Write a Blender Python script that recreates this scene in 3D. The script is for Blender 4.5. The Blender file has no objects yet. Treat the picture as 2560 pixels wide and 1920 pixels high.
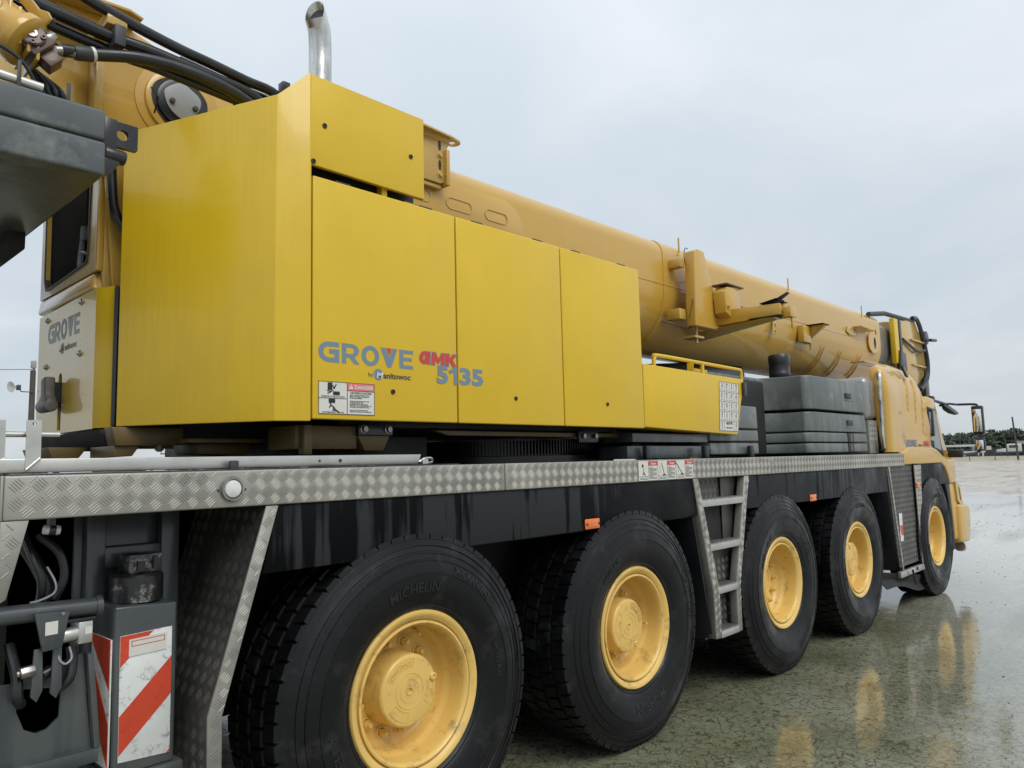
import bpy, bmesh, math, random
from math import sin, cos, pi, radians, sqrt, atan2
from mathutils import Vector, Matrix, noise
random.seed(7)
sc = bpy.context.scene
COL = sc.collection

# ------------------------------------------------------------------ camera
yaw, pitch, roll = radians(43.514), radians(5.905), radians(-1.375)
fwd = Vector((cos(yaw)*cos(pitch), sin(yaw)*cos(pitch), sin(pitch)))
rgt = Vector((sin(yaw), -cos(yaw), 0)); upv = rgt.cross(fwd)
r2 = rgt*cos(roll)+upv*sin(roll); u2 = upv*cos(roll)-rgt*sin(roll)
cd = bpy.data.cameras.new('camera'); cam = bpy.data.objects.new('camera', cd); COL.objects.link(cam)
m3 = Matrix((r2, u2, -fwd)).transposed()
cam.matrix_world = Matrix.Translation((0, 0, 1.687)) @ m3.to_4x4()
cd.sensor_width = 36; cd.sensor_fit = 'HORIZONTAL'; cd.lens = 1892.5/2560*36
cd.clip_start = 0.05; cd.clip_end = 5000
sc.camera = cam

# ------------------------------------------------------------------ sky and light (overcast)
SUN_EL, SUN_AZ = radians(48), radians(-100)      # azimuth measured from +X towards +Y
w = bpy.data.worlds.new('World'); sc.world = w; w.use_nodes = True
nt = w.node_tree; N = nt.nodes; Lk = nt.links; N.clear()
def nd(t, **k):
    n = N.new(t)
    for a, b in k.items(): setattr(n, a, b)
    return n
out = nd('ShaderNodeOutputWorld'); bg = nd('ShaderNodeBackground'); Lk.new(bg.outputs[0], out.inputs[0])
sky = nd('ShaderNodeTexSky', sky_type='NISHITA'); sky.sun_disc = False
sky.sun_elevation = SUN_EL; sky.sun_rotation = pi/2 - SUN_AZ
tc = nd('ShaderNodeTexCoord'); sep = nd('ShaderNodeSeparateXYZ'); Lk.new(tc.outputs['Generated'], sep.inputs[0])
def wmath(op, a, b=None, c=None):
    n = nd('ShaderNodeMath', operation=op)
    for i, x in enumerate((a, b, c)):
        if x is None: continue
        if isinstance(x, (int, float)): n.inputs[i].default_value = x
        else: Lk.new(x, n.inputs[i])
    return n.outputs[0]
zc = wmath('MAXIMUM', sep.outputs[2], 0.0)
den = wmath('ADD', zc, 0.22)
cx = wmath('DIVIDE', sep.outputs[0], den); cy = wmath('DIVIDE', sep.outputs[1], den)
comb = nd('ShaderNodeCombineXYZ'); Lk.new(cx, comb.inputs[0]); Lk.new(cy, comb.inputs[1])
n1 = nd('ShaderNodeTexNoise'); n1.inputs['Scale'].default_value = 1.1; n1.inputs['Detail'].default_value = 8; n1.inputs['Roughness'].default_value = 0.5; n1.inputs['Distortion'].default_value = 0.5
Lk.new(comb.outputs[0], n1.inputs['Vector'])
rp = nd('ShaderNodeValToRGB'); Lk.new(n1.outputs['Fac'], rp.inputs[0])
rp.color_ramp.elements[0].position = 0.40; rp.color_ramp.elements[0].color = (0.55, 0.615, 0.670, 1)
rp.color_ramp.elements[1].position = 0.62; rp.color_ramp.elements[1].color = (0.665, 0.70, 0.74, 1)
# an overcast sky brightens towards the zenith
el = wmath('MULTIPLY_ADD', zc, 0.62, 0.86)
sc1 = nd('ShaderNodeVectorMath', operation='SCALE'); Lk.new(rp.outputs[0], sc1.inputs[0]); Lk.new(el, sc1.inputs['Scale'])
sk = nd('ShaderNodeVectorMath', operation='SCALE'); Lk.new(sky.outputs[0], sk.inputs[0]); sk.inputs['Scale'].default_value = 0.10
mx = nd('ShaderNodeMix', data_type='RGBA'); mx.inputs[0].default_value = 0.9
Lk.new(sk.outputs[0], mx.inputs[6]); Lk.new(sc1.outputs[0], mx.inputs[7])
Lk.new(mx.outputs[2], bg.inputs[0]); bg.inputs[1].default_value = 1.0
sl = bpy.data.lights.new('sun', 'SUN'); sl.energy = 1.5; sl.angle = radians(35); sl.color = (1.0, 0.97, 0.92)
so = bpy.data.objects.new('sun', sl); COL.objects.link(so)
sd = Vector((cos(SUN_EL)*cos(SUN_AZ), cos(SUN_EL)*sin(SUN_AZ), sin(SUN_EL)))
so.rotation_euler = (-sd).to_track_quat('-Z', 'Y').to_euler(); so.location = (0, -20, 30)
vs = sc.view_settings; vs.view_transform = 'Standard'; vs.look = 'None'; vs.exposure = 0.22; vs.gamma = 1.0; vs.use_curve_mapping = False
sc.render.engine = 'CYCLES'; sc.cycles.use_denoising = True
sc.cycles.max_bounces = 6; sc.cycles.transparent_max_bounces = 8; sc.cycles.caustics_reflective = False; sc.cycles.caustics_refractive = False

# ------------------------------------------------------------------ materials
MATS = {}
def mat(name, col, rough=0.45, metal=0.0, coat=0.0, coat_r=0.06, var=0.12, vscale=2.5, streak=0.0, scol=None, sscale=14.0,
        bump=0.0, bscale=220.0, dirt=0.0, dcol=(0.05, 0.045, 0.035), dscale=5.0, rvar=0.12, spec=0.5, emit=None, rnd=False, wav=0.0):
    m = bpy.data.materials.new(name); m.use_nodes = True; t = m.node_tree; n = t.nodes; l = t.links
    b = n['Principled BSDF']
    b.inputs['Metallic'].default_value = metal; b.inputs['Coat Weight'].default_value = coat; b.inputs['Coat Roughness'].default_value = coat_r
    b.inputs['Specular IOR Level'].default_value = spec
    tcn = n.new('ShaderNodeTexCoord'); tco = tcn.outputs['Object']
    if rnd:                                   # each wheel carries its own dirt
        oi = n.new('ShaderNodeObjectInfo'); ms = n.new('ShaderNodeMath'); ms.operation = 'MULTIPLY'; ms.inputs[1].default_value = 37.0; l.new(oi.outputs['Random'], ms.inputs[0])
        va = n.new('ShaderNodeVectorMath'); l.new(tco, va.inputs[0]); l.new(ms.outputs[0], va.inputs[1]); tco = va.outputs[0]
    ns = n.new('ShaderNodeTexNoise'); ns.inputs['Scale'].default_value = vscale; ns.inputs['Detail'].default_value = 7; ns.inputs['Roughness'].default_value = 0.6
    l.new(tco, ns.inputs['Vector'])
    mr = n.new('ShaderNodeMapRange'); mr.inputs[1].default_value = 0.3; mr.inputs[2].default_value = 0.7
    mr.inputs[3].default_value = 1-var; mr.inputs[4].default_value = 1+var*0.6
    l.new(ns.outputs['Fac'], mr.inputs[0])
    vm = n.new('ShaderNodeVectorMath'); vm.operation = 'SCALE'; vm.inputs[0].default_value = col[:3]; l.new(mr.outputs[0], vm.inputs['Scale'])
    cur = vm.outputs[0]
    def mixin(cur, fac, c):
        x = n.new('ShaderNodeMix'); x.data_type = 'RGBA'; l.new(fac, x.inputs[0]); l.new(cur, x.inputs[6]); x.inputs[7].default_value = (*c[:3], 1); return x.outputs[2]
    if streak:
        mp = n.new('ShaderNodeMapping'); mp.inputs['Scale'].default_value = (sscale, sscale, sscale*0.055); l.new(tco, mp.inputs[0])
        s2 = n.new('ShaderNodeTexNoise'); s2.inputs['Scale'].default_value = 1.0; s2.inputs['Detail'].default_value = 5; l.new(mp.outputs[0], s2.inputs['Vector'])
        s3 = n.new('ShaderNodeTexNoise'); s3.inputs['Scale'].default_value = 1.3; s3.inputs['Detail'].default_value = 3; l.new(tco, s3.inputs['Vector'])
        mu = n.new('ShaderNodeMath'); mu.operation = 'MULTIPLY'; l.new(s2.outputs['Fac'], mu.inputs[0]); l.new(s3.outputs['Fac'], mu.inputs[1])
        r = n.new('ShaderNodeMapRange'); r.inputs[1].default_value = 0.235; r.inputs[2].default_value = 0.285; r.inputs[3].default_value = 0; r.inputs[4].default_value = streak; l.new(mu.outputs[0], r.inputs[0])
        cur = mixin(cur, r.outputs[0], scol or [c*0.6 for c in col[:3]])
    if dirt:
        d = n.new('ShaderNodeTexNoise'); d.inputs['Scale'].default_value = dscale; d.inputs['Detail'].default_value = 9; d.inputs['Roughness'].default_value = 0.72; l.new(tco, d.inputs['Vector'])
        r = n.new('ShaderNodeMapRange'); r.inputs[1].default_value = 0.54; r.inputs[2].default_value = 0.7; r.inputs[3].default_value = 0; r.inputs[4].default_value = dirt; l.new(d.outputs['Fac'], r.inputs[0])
        cur = mixin(cur, r.outputs[0], dcol)
    l.new(cur, b.inputs['Base Color'])
    rr = n.new('ShaderNodeMapRange'); rr.inputs[1].default_value = 0.3; rr.inputs[2].default_value = 0.7
    rr.inputs[3].default_value = max(0.02, rough-rvar); rr.inputs[4].default_value = min(1, rough+rvar); l.new(ns.outputs['Fac'], rr.inputs[0]); l.new(rr.outputs[0], b.inputs['Roughness'])
    if bump:
        bn = n.new('ShaderNodeTexNoise'); bn.inputs['Scale'].default_value = bscale; bn.inputs['Detail'].default_value = 3; l.new(tco, bn.inputs['Vector'])
        bp = n.new('ShaderNodeBump'); bp.inputs['Strength'].default_value = bump; bp.inputs['Distance'].default_value = 0.002; l.new(bn.outputs['Fac'], bp.inputs['Height']); l.new(bp.outputs[0], b.inputs['Normal'])
        if wav:                               # slightly buckled sheet metal
            wn_ = n.new('ShaderNodeTexNoise'); wn_.inputs['Scale'].default_value = 2.2; wn_.inputs['Detail'].default_value = 1.5; l.new(tco, wn_.inputs['Vector'])
            b2 = n.new('ShaderNodeBump'); b2.inputs['Strength'].default_value = wav; b2.inputs['Distance'].default_value = 0.03; l.new(wn_.outputs['Fac'], b2.inputs['Height']); l.new(b2.outputs[0], bp.inputs['Normal'])
    if emit: b.inputs['Emission Color'].default_value = (*emit[:3], 1); b.inputs['Emission Strength'].default_value = emit[3]
    MATS[name] = m
    return m
mat('yellow', (0.64, 0.424, 0.010), 0.36, coat=0.16, coat_r=0.10, var=0.06, streak=0.10, scol=(0.58, 0.375, 0.015), sscale=30, wav=0.16, bump=0.10, bscale=420, rvar=0.07)
mat('yellow_rear', (0.66, 0.437, 0.012), 0.33, coat=0.3, coat_r=0.08, var=0.06, streak=0.30, scol=(0.58, 0.375, 0.016), sscale=46, wav=0.16, bump=0.06, bscale=420, rvar=0.08)
mat('yellow_gloss', (0.70, 0.47, 0.05), 0.28, coat=0.6, coat_r=0.02, var=0.05, dirt=0.12, dcol=(0.40, 0.28, 0.05), dscale=2, rvar=0.06)
mat('cream_yellow', (0.53, 0.315, 0.045), 0.30, coat=0.5, coat_r=0.02, var=0.07, vscale=1.2, dirt=0.18, dcol=(0.42, 0.27, 0.07), dscale=3, streak=0.15, scol=(0.50, 0.33, 0.09), sscale=9, bump=0.05, bscale=300, rvar=0.07)
mat('column_yellow', (0.50, 0.315, 0.06), 0.30, coat=0.6, coat_r=0.06, var=0.12, dirt=0.35, dcol=(0.24, 0.17, 0.06), dscale=7)
mat('wheel_yellow', (0.72, 0.48, 0.135), 0.38, rnd=True, coat=0.15, coat_r=0.2, var=0.06, vscale=6, dirt=0.7, dcol=(0.24, 0.165, 0.06), dscale=11, bump=0.08, bscale=260)
mat('amber', (0.75, 0.17, 0.02), 0.2, coat=0.6, var=0.2, vscale=60)
mat('dark_grey', (0.045, 0.053, 0.058), 0.34, coat=0.35, coat_r=0.15, var=0.22, vscale=4, dirt=0.5, dcol=(0.095, 0.10, 0.092), dscale=4, streak=0.35, scol=(0.11, 0.12, 0.115), sscale=9, bump=0.15, bscale=90)
mat('block_grey', (0.062, 0.074, 0.08), 0.33, coat=0.3, coat_r=0.2, var=0.25, vscale=2.2, dirt=0.9, dcol=(0.20, 0.215, 0.20), dscale=3.0, streak=0.3, scol=(0.12, 0.13, 0.125), sscale=7, bump=0.12, bscale=120)
mat('slab_grey', (0.125, 0.142, 0.134), 0.42, coat=0.3, coat_r=0.2, var=0.3, vscale=4, streak=0.5, scol=(0.05, 0.057, 0.055), sscale=9, dirt=0.6, dcol=(0.25, 0.27, 0.25), dscale=5, bump=0.3, bscale=60)
mat('black_paint', (0.012, 0.013, 0.015), 0.34, var=0.3, coat=0.15, coat_r=0.2, streak=0.3, scol=(0.03, 0.03, 0.032), sscale=12)
mat('skirt_black', (0.0022, 0.0025, 0.0032), 0.42, var=0.3, spec=0.09, streak=1.0, scol=(0.026, 0.028, 0.031), sscale=17, bump=0.1, bscale=120, rvar=0.2)
mat('under_shade_yellow', (0.13, 0.085, 0.022), 0.45, var=0.3, dirt=0.8, dcol=(0.05, 0.04, 0.03), dscale=6)  # yellow paint darkened to carry the shade under the housing, with dirt over it
mat('underside', (0.013, 0.013, 0.013), 0.7, var=0.4, dirt=0.5, dcol=(0.03, 0.025, 0.018), dscale=4, rvar=0.2)
mat('rubber', (0.0042, 0.0045, 0.0052), 0.40, rnd=True, spec=0.30, var=0.30, vscale=5, dirt=0.75, dcol=(0.030, 0.030, 0.031), dscale=6, bump=0.15, bscale=140, rvar=0.26)
mat('rubber_letter', (0.009, 0.0095, 0.0105), 0.55, var=0.2, vscale=20)
mat('hose', (0.012, 0.013, 0.015), 0.30, var=0.3, vscale=12, dirt=0.3, dcol=(0.035, 0.033, 0.03), dscale=15)
mat('tread_alu', (0.35, 0.34, 0.305), 0.50, metal=0.6, var=0.28, vscale=3, dirt=0.55, dcol=(0.20, 0.19, 0.165), dscale=4, bump=0.15, bscale=150, rvar=0.1)
mat('tread_shade_dirt', (0.12, 0.115, 0.105), 0.42, metal=0.6, var=0.35, vscale=4, dirt=0.6, dcol=(0.05, 0.047, 0.04), dscale=5, bump=0.15, bscale=150)  # darker tread plate: shade under the deck put into the colour, plus dirt
mat('alu', (0.56, 0.555, 0.52), 0.36, metal=0.8, var=0.14, vscale=8, dirt=0.3, dcol=(0.30, 0.29, 0.26), dscale=8, bump=0.08, bscale=240)
mat('chrome', (0.62, 0.61, 0.58), 0.2, metal=1.0, var=0.35, vscale=9, streak=0.6, scol=(0.40, 0.38, 0.34), sscale=40, rvar=0.12)
mat('worn_black', (0.011, 0.011, 0.012), 0.4, var=0.3, dirt=1.0, dcol=(0.42, 0.40, 0.35), dscale=17, coat=0.2)
mat('worn_grease', (0.02, 0.017, 0.014), 0.3, var=0.4, vscale=20)
mat('cast_grey', (0.17, 0.165, 0.155), 0.5, metal=0.3, var=0.25, vscale=20)
mat('soot', (0.05, 0.045, 0.045), 0.7)
mat('steel', (0.33, 0.32, 0.30), 0.34, metal=0.9, var=0.3, vscale=30)
mat('rust', (0.10, 0.06, 0.045), 0.45, metal=0.2, var=0.4, vscale=30, coat=0.2, dirt=0.5, dcol=(0.12, 0.03, 0.02), dscale=30)
mat('letter_blue', (0.155, 0.215, 0.275), 0.4, var=0.05)
mat('letter_red', (0.55, 0.045, 0.03), 0.4, var=0.08)
mat('letter_dark', (0.055, 0.06, 0.06), 0.4)
mat('ink', (0.012, 0.012, 0.013), 0.4)
mat('sticker', (0.62, 0.61, 0.56), 0.35, var=0.06, vscale=20, coat=0.3)
mat('white_reflector', (0.66, 0.68, 0.66), 0.33, var=0.1, vscale=8, dirt=0.85, dcol=(0.09, 0.09, 0.085), dscale=30, bump=0.25, bscale=500)
mat('red_reflector', (0.55, 0.055, 0.02), 0.33, var=0.14, vscale=8, dirt=0.6, dcol=(0.16, 0.02, 0.01), dscale=26, bump=0.25, bscale=500)
mat('pink_red', (0.62, 0.16, 0.17), 0.4)
mat('lens', (0.62, 0.63, 0.6), 0.15, coat=1, var=0.15, vscale=30, bump=0.3, bscale=90)
mat('tank_grey', (0.30, 0.295, 0.29), 0.3, metal=0.5, var=0.1, coat=0.3)
mat('mirror', (0.8, 0.82, 0.84), 0.03, metal=1.0, var=0.02, rvar=0.01)
mat('glass', (0.02, 0.025, 0.028), 0.04, coat=1, var=0.1, rvar=0.02)
mat('seal', (0.035, 0.04, 0.043), 0.5)
mat('wood_pole', (0.085, 0.072, 0.06), 0.8, var=0.3, streak=0.4)
mat('far_white', (0.62, 0.62, 0.6), 0.5)
mat('far_metal', (0.30, 0.31, 0.31), 0.5)
mat('far_dark', (0.05, 0.055, 0.06), 0.6)
mat('leaf', (0.045, 0.062, 0.032), 0.6, var=0.5, vscale=0.35)
mat('leaf_light', (0.09, 0.115, 0.035), 0.6, var=0.5, vscale=1.5)
mat('bark', (0.06, 0.048, 0.038), 0.85)

# ------------------------------------------------------------------ mesh helpers
def V(*a): return Vector(a)
class MB:
    def __init__(s): s.v = []; s.f = []
    def add(s, vs, fs):
        o = len(s.v); s.v += [Vector(x) for x in vs]; s.f += [tuple(i+o for i in f) for f in fs]; return s
    def box(s, x0, x1, y0, y1, z0, z1):
        return s.add([(x0,y0,z0),(x1,y0,z0),(x1,y1,z0),(x0,y1,z0),(x0,y0,z1),(x1,y0,z1),(x1,y1,z1),(x0,y1,z1)],
                     [(3,2,1,0),(4,5,6,7),(0,1,5,4),(1,2,6,5),(2,3,7,6),(3,0,4,7)])
    def prism(s, pts, vec):
        n = len(pts); p = [Vector(x) for x in pts]; vec = Vector(vec)
        nrm = sum(((p[i]-p[0]).cross(p[(i+1) % n]-p[0]) for i in range(1, n-1)), Vector())
        if nrm.dot(vec) > 0: p = p[::-1]
        return s.add(p+[x+vec for x in p], [tuple(range(n)), tuple(range(2*n-1, n-1, -1))]+[(i, n+i, n+(i+1) % n, (i+1) % n)[::-1] for i in range(n)][:])
    def xz(s, pts, y0, y1): return s.prism([(a, y0, b) for a, b in pts], (0, y1-y0, 0))
    def yz(s, pts, x0, x1): return s.prism([(x0, a, b) for a, b in pts], (x1-x0, 0, 0))
    def xy(s, pts, z0, z1): return s.prism([(a, b, z0) for a, b in pts], (0, 0, z1-z0))
    def frame(s, d):
        d = Vector(d).normalized(); a = Vector((0, 0, 1)) if abs(d.z) < 0.9 else Vector((1, 0, 0))
        u = d.cross(a).normalized(); return u, d.cross(u).normalized()
    def cyl(s, p0, p1, r0, r1=None, n=24):
        p0 = Vector(p0); p1 = Vector(p1); r1 = r0 if r1 is None else r1; u, v = s.frame(p1-p0)
        vs = [p0+(u*cos(2*pi*i/n)+v*sin(2*pi*i/n))*r0 for i in range(n)]+[p1+(u*cos(2*pi*i/n)+v*sin(2*pi*i/n))*r1 for i in range(n)]
        return s.add(vs, [(i, (i+1) % n, n+(i+1) % n, n+i) for i in range(n)]+[tuple(range(n))[::-1], tuple(range(n, 2*n))])
    def lathe(s, prof, o, axis, n=48, a0=0.0, a1=2*pi):
        o = Vector(o); ax = Vector(axis).normalized(); u, v = s.frame(ax); full = abs(a1-a0-2*pi) < 1e-6; m = n if full else n+1
        vs = [o+ax*h+(u*cos(a0+(a1-a0)*i/n)+v*sin(a0+(a1-a0)*i/n))*r for r, h in prof for i in range(m)]
        fs = []
        for k in range(len(prof)-1):
            for i in range(n):
                j = (i+1) % m; fs.append((k*m+i, k*m+j, (k+1)*m+j, (k+1)*m+i))
        return s.add(vs, fs)
    def tube(s, pts, r, n=12, smooth=0):
        p = [Vector(x) for x in pts]
        if smooth: p = catmull(p, smooth)
        rs = r if isinstance(r, (list, tuple)) else [r]*len(p)
        t = (p[1]-p[0]).normalized(); u, v = s.frame(t); vs = []; fs = []
        for i, c in enumerate(p):
            t2 = (p[min(i+1, len(p)-1)]-p[max(i-1, 0)]).normalized()
            q = t.rotation_difference(t2); u = q @ u; v = q @ v; t = t2
            vs += [c+(u*cos(2*pi*k/n)+v*sin(2*pi*k/n))*rs[i] for k in range(n)]
        for i in range(len(p)-1):
            for k in range(n): fs.append((i*n+k, i*n+(k+1) % n, (i+1)*n+(k+1) % n, (i+1)*n+k))
        fs += [tuple(range(n))[::-1], tuple(range((len(p)-1)*n, len(p)*n))]
        return s.add(vs, fs)
    def loft(s, rings, cap=True, closed=True):
        n = len(rings[0]); vs = [x for r in rings for x in r]; fs = []
        for i in range(len(rings)-1):
            for k in range(n if closed else n-1): fs.append((i*n+k, i*n+(k+1) % n, (i+1)*n+(k+1) % n, (i+1)*n+k))
        if cap: fs += [tuple(range(n))[::-1], tuple(range((len(rings)-1)*n, len(rings)*n))]
        return s.add(vs, fs)
    def plane2d(s, vs2, fs, o, u, v, nrm=None):
        o = Vector(o); u = Vector(u); v = Vector(v); nn = Vector(nrm) if nrm is not None else u.cross(v)
        return s.add([o+u*a[0]+v*a[1]+nn*a[2] for a in vs2], fs)
    def xform(s, M): s.v = [M @ x for x in s.v]; return s
    def mesh(s, name, bevel=0.0, seg=2, ang=32, smooth=True):
        me = bpy.data.meshes.new(name); me.from_pydata([tuple(x) for x in s.v], [], s.f)
        bm = bmesh.new(); bm.from_mesh(me)
        bmesh.ops.recalc_face_normals(bm, faces=bm.faces)
        if bevel:
            es = [e for e in bm.edges if len(e.link_faces) == 2 and e.calc_face_angle(0) > radians(28)]
            bmesh.ops.bevel(bm, geom=es, offset=bevel, offset_type='OFFSET', segments=seg, profile=0.5, affect='EDGES', clamp_overlap=True)
        bm.to_mesh(me); bm.free()
        if smooth:
            for p in me.polygons: p.use_smooth = True
            me.set_sharp_from_angle(angle=radians(ang))
        return me
    def build(s, name, m, parent=None, bevel=0.0, seg=2, ang=32, smooth=True, label=None, kind=None):
        return link(name, s.mesh(name, bevel, seg, ang, smooth), m, parent, label, kind)
def link(name, me, m, parent=None, label=None, kind=None):
    o = bpy.data.objects.new(name, me); COL.objects.link(o)
    if m is not None and not me.materials: me.materials.append(MATS[m] if isinstance(m, str) else m)
    if parent is not None:
        o.parent = parent; o.matrix_parent_inverse = WM[parent.name].inverted()
    WM[o.name] = Matrix.Identity(4)
    if label: o['label'] = label
    if kind: o['kind'] = kind
    return o
WM = {}
def empty(name, loc, label, cat, group=None, parent=None):
    o = bpy.data.objects.new(name, None); COL.objects.link(o); o.location = loc; o.empty_display_size = 0.2
    WM[o.name] = Matrix.Translation(loc)
    if label: tag(o, label, cat, group)
    return o
def tag(o, label, cat, group=None):
    o['label'] = label; o['category'] = cat
    if group: o['group'] = group
    return o
def struct(o): o['kind'] = 'structure'; return o
def catmull(p, k):
    q = [p[0]*2-p[1]]+p+[p[-1]*2-p[-2]]; r = []
    for i in range(1, len(q)-2):
        for j in range(k):
            t = j/k; a, b, c, d = q[i-1:i+3]
            r.append(0.5*((2*b)+(c-a)*t+(2*a-5*b+4*c-d)*t*t+(3*b-a-3*c+d)*t**3))
    r.append(p[-1]); return r
def arc(cx, cy, r, a0, a1, n=8, ry=None):
    ry = r if ry is None else ry
    return [(cx+r*cos(a0+(a1-a0)*i/n), cy+ry*sin(a0+(a1-a0)*i/n)) for i in range(n+1)]
def rrect(x0, x1, y0, y1, r, n=5):
    return arc(x1-r, y1-r, r, 0, pi/2, n)+arc(x0+r, y1-r, r, pi/2, pi, n)+arc(x0+r, y0+r, r, pi, 1.5*pi, n)+arc(x1-r, y0+r, r, 1.5*pi, 2*pi, n)
def stadium(cx, cy, L, h, n=8): return arc(cx+L/2-h/2, cy, h/2, -pi/2, pi/2, n)+arc(cx-L/2+h/2, cy, h/2, pi/2, 1.5*pi, n)
_tc = {}
def curve_mesh(c):
    o = bpy.data.objects.new('tmp', c); me = o.to_mesh()
    vs = [tuple(v.co) for v in me.vertices]; fs = [tuple(p.vertices) for p in me.polygons]
    o.to_mesh_clear(); bpy.data.objects.remove(o); bpy.data.curves.remove(c); return vs, fs
def text2d(s, size, bold=0.0, align='LEFT', ext=0.0004, res=2, sx=1.0, shear=0.0, space=1.0):
    c = bpy.data.curves.new('t', 'FONT'); c.body = s; c.size = size; c.offset = bold; c.align_x = align; c.resolution_u = res; c.extrude = ext; c.shear = shear; c.space_character = space; c.fill_mode = 'FRONT' if ext else 'BOTH'
    vs, fs = curve_mesh(c); return [(x*sx, y, z) for x, y, z in vs], fs
def shape2d(loops, ext=0.0004):
    c = bpy.data.curves.new('s', 'CURVE'); c.dimensions = '2D'; c.fill_mode = 'BOTH'; c.extrude = ext
    for lp in loops:
        sp = c.splines.new('POLY'); sp.points.add(len(lp)-1)
        for p, q in zip(sp.points, lp): p.co = (q[0], q[1], 0, 1)
        sp.use_cyclic_u = True
    return curve_mesh(c)
def fit(d, w, h):
    xs = [p[0] for p in d[0]]; ys_ = [p[1] for p in d[0]]; x0, y0 = min(xs), min(ys_); a = w/(max(xs)-x0); b_ = h/(max(ys_)-y0)
    return [((p[0]-x0)*a, (p[1]-y0)*b_, p[2]) for p in d[0]], d[1]
def stroke(pts, w):
    """outline of a polyline of width w with mitred joins"""
    P = [Vector((a, b)) for a, b in pts]; L = []; R = []
    for i, p in enumerate(P):
        d0 = (P[i]-P[i-1]).normalized() if i else (P[1]-P[0]).normalized()
        d1 = (P[i+1]-P[i]).normalized() if i < len(P)-1 else d0
        n0 = Vector((-d0.y, d0.x)); n1 = Vector((-d1.y, d1.x)); b = (n0+n1).normalized(); k = w/2/max(0.35, b.dot(n0))
        L.append(tuple(p+b*k)); R.append(tuple(p-b*k))
    return L+R[::-1]
SX, SZ, SN = V(1, 0, 0), V(0, 0, 1), V(0, -1, 0)        # side of the crane: right, up, out
RX, RN = V(0, -1, 0), V(-1, 0, 0)                       # rear faces: right, out
def on_side(mb, data, x, y, z): return mb.plane2d(data[0], data[1], (x, y, z), SX, SZ, SN)
def on_rear(mb, data, x, y, z): return mb.plane2d(data[0], data[1], (x, y, z), RX, SZ, RN)
def inside(p, poly):
    c = False; n = len(poly); x, y = p
    for i in range(n):
        x0, y0 = poly[i]; x1, y1 = poly[i-1]
        if (y0 > y) != (y1 > y) and x < (x1-x0)*(y-y0)/(y1-y0)+x0: c = not c
    return c
def tread(mb, poly, o, u, v, nrm, holes=(), px=0.064, py=0.057, L=0.042, wd=0.0052, h=0.0016):
    """raised five-bar pattern over a polygon given in (u,v)"""
    o = Vector(o); u = Vector(u); v = Vector(v); nrm = Vector(nrm)
    xs = [p[0] for p in poly]; ys = [p[1] for p in poly]
    i0, i1 = int(min(xs)/px)-1, int(max(xs)/px)+2; j0, j1 = int(min(ys)/py)-1, int(max(ys)/py)+2
    for i in range(i0, i1):
        for j in range(j0, j1):
            for k in (0, 1):
                gx = (i+0.5*k)*px; gy = (j+0.5*k)*py; a = radians(-45 if k == 0 else 42)
                d = Vector((cos(a), sin(a))); e = Vector((-d.y, d.x))
                for b in range(5):
                    c = Vector((gx, gy))+e*(b-2)*0.0083
                    l2 = L/2*(1-0.09*abs(b-2))
                    if not all(inside(tuple(c+d*t*l2), poly) for t in (-0.85, 0.85)): continue
                    if any((c-Vector(hh[:2])).length < hh[2]+L/2 for hh in holes): continue
                    q = [c-d*l2, c-d*l2*0.6+e*wd/2, c+d*l2*0.6+e*wd/2, c+d*l2, c+d*l2*0.6-e*wd/2, c-d*l2*0.6-e*wd/2]
                    tp = [c-d*l2*0.62, c+d*l2*0.62]
                    vs = [o+u*x.x+v*x.y-nrm*0.0003 for x in q]+[o+u*x.x+v*x.y+nrm*h for x in tp]
                    mb.add(vs, [(0, 6, 1), (1, 6, 7, 2), (2, 7, 3), (3, 7, 4), (4, 7, 6, 5), (5, 6, 0)])
    return mb

# ------------------------------------------------------------------ ground and water
def sstep(a, b, x):
    t = min(1, max(0, (x-a)/(b-a))); return t*t*(3-2*t)
def gh(x, y):
    d = sqrt(x*x+y*y)
    b = -0.0025 - 0.018*sstep(5.5, 8.5, x)*(1-sstep(2.2, 3.6, y)*(1-sstep(9, 10.5, x)))
    b += 0.020*sstep(17, 19.5, d)*(1-sstep(22, 26, d)) + 0.030*sstep(31, 38, d) + 0.10*sstep(50, 120, d)
    n = noise.fractal(Vector((x*0.22, y*0.5, 3)), 1.0, 2.0, 3)*0.010*(1+sstep(8, 20, d)) + noise.fractal(Vector((x*1.7, y*1.7, 9)), 1.0, 2.0, 4)*0.0065 + noise.fractal(Vector((x*7, y*7, 2)), 1.0, 2.0, 2)*0.003
    return b+n
def axis(lo, hi, f0, f1, st, g):
    a = [f0]; s = st
    while a[-1] < f1: a.append(a[-1]+st)
    s = st
    while a[-1] < hi: s *= g; a.append(a[-1]+s)
    s = st; lft = []
    x = f0
    while x > lo: s *= g; x -= s; lft.append(x)
    return lft[::-1]+a
gx = axis(-400, 4000, 1.0, 14, 0.06, 1.055); gy = axis(-2500, 3500, -1.5, 4.5, 0.06, 1.06)
vs = [(x, y, gh(x, y) if abs(x)+abs(y) < 700 else 0.13) for x in gx for y in gy]
ny = len(gy)
fs = [(i*ny+j, (i+1)*ny+j, (i+1)*ny+j+1, i*ny+j+1) for i in range(len(gx)-1) for j in range(ny-1)]
gm = bpy.data.meshes.new('ground'); gm.from_pydata(vs, [], fs)
for p in gm.polygons: p.use_smooth = True
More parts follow.
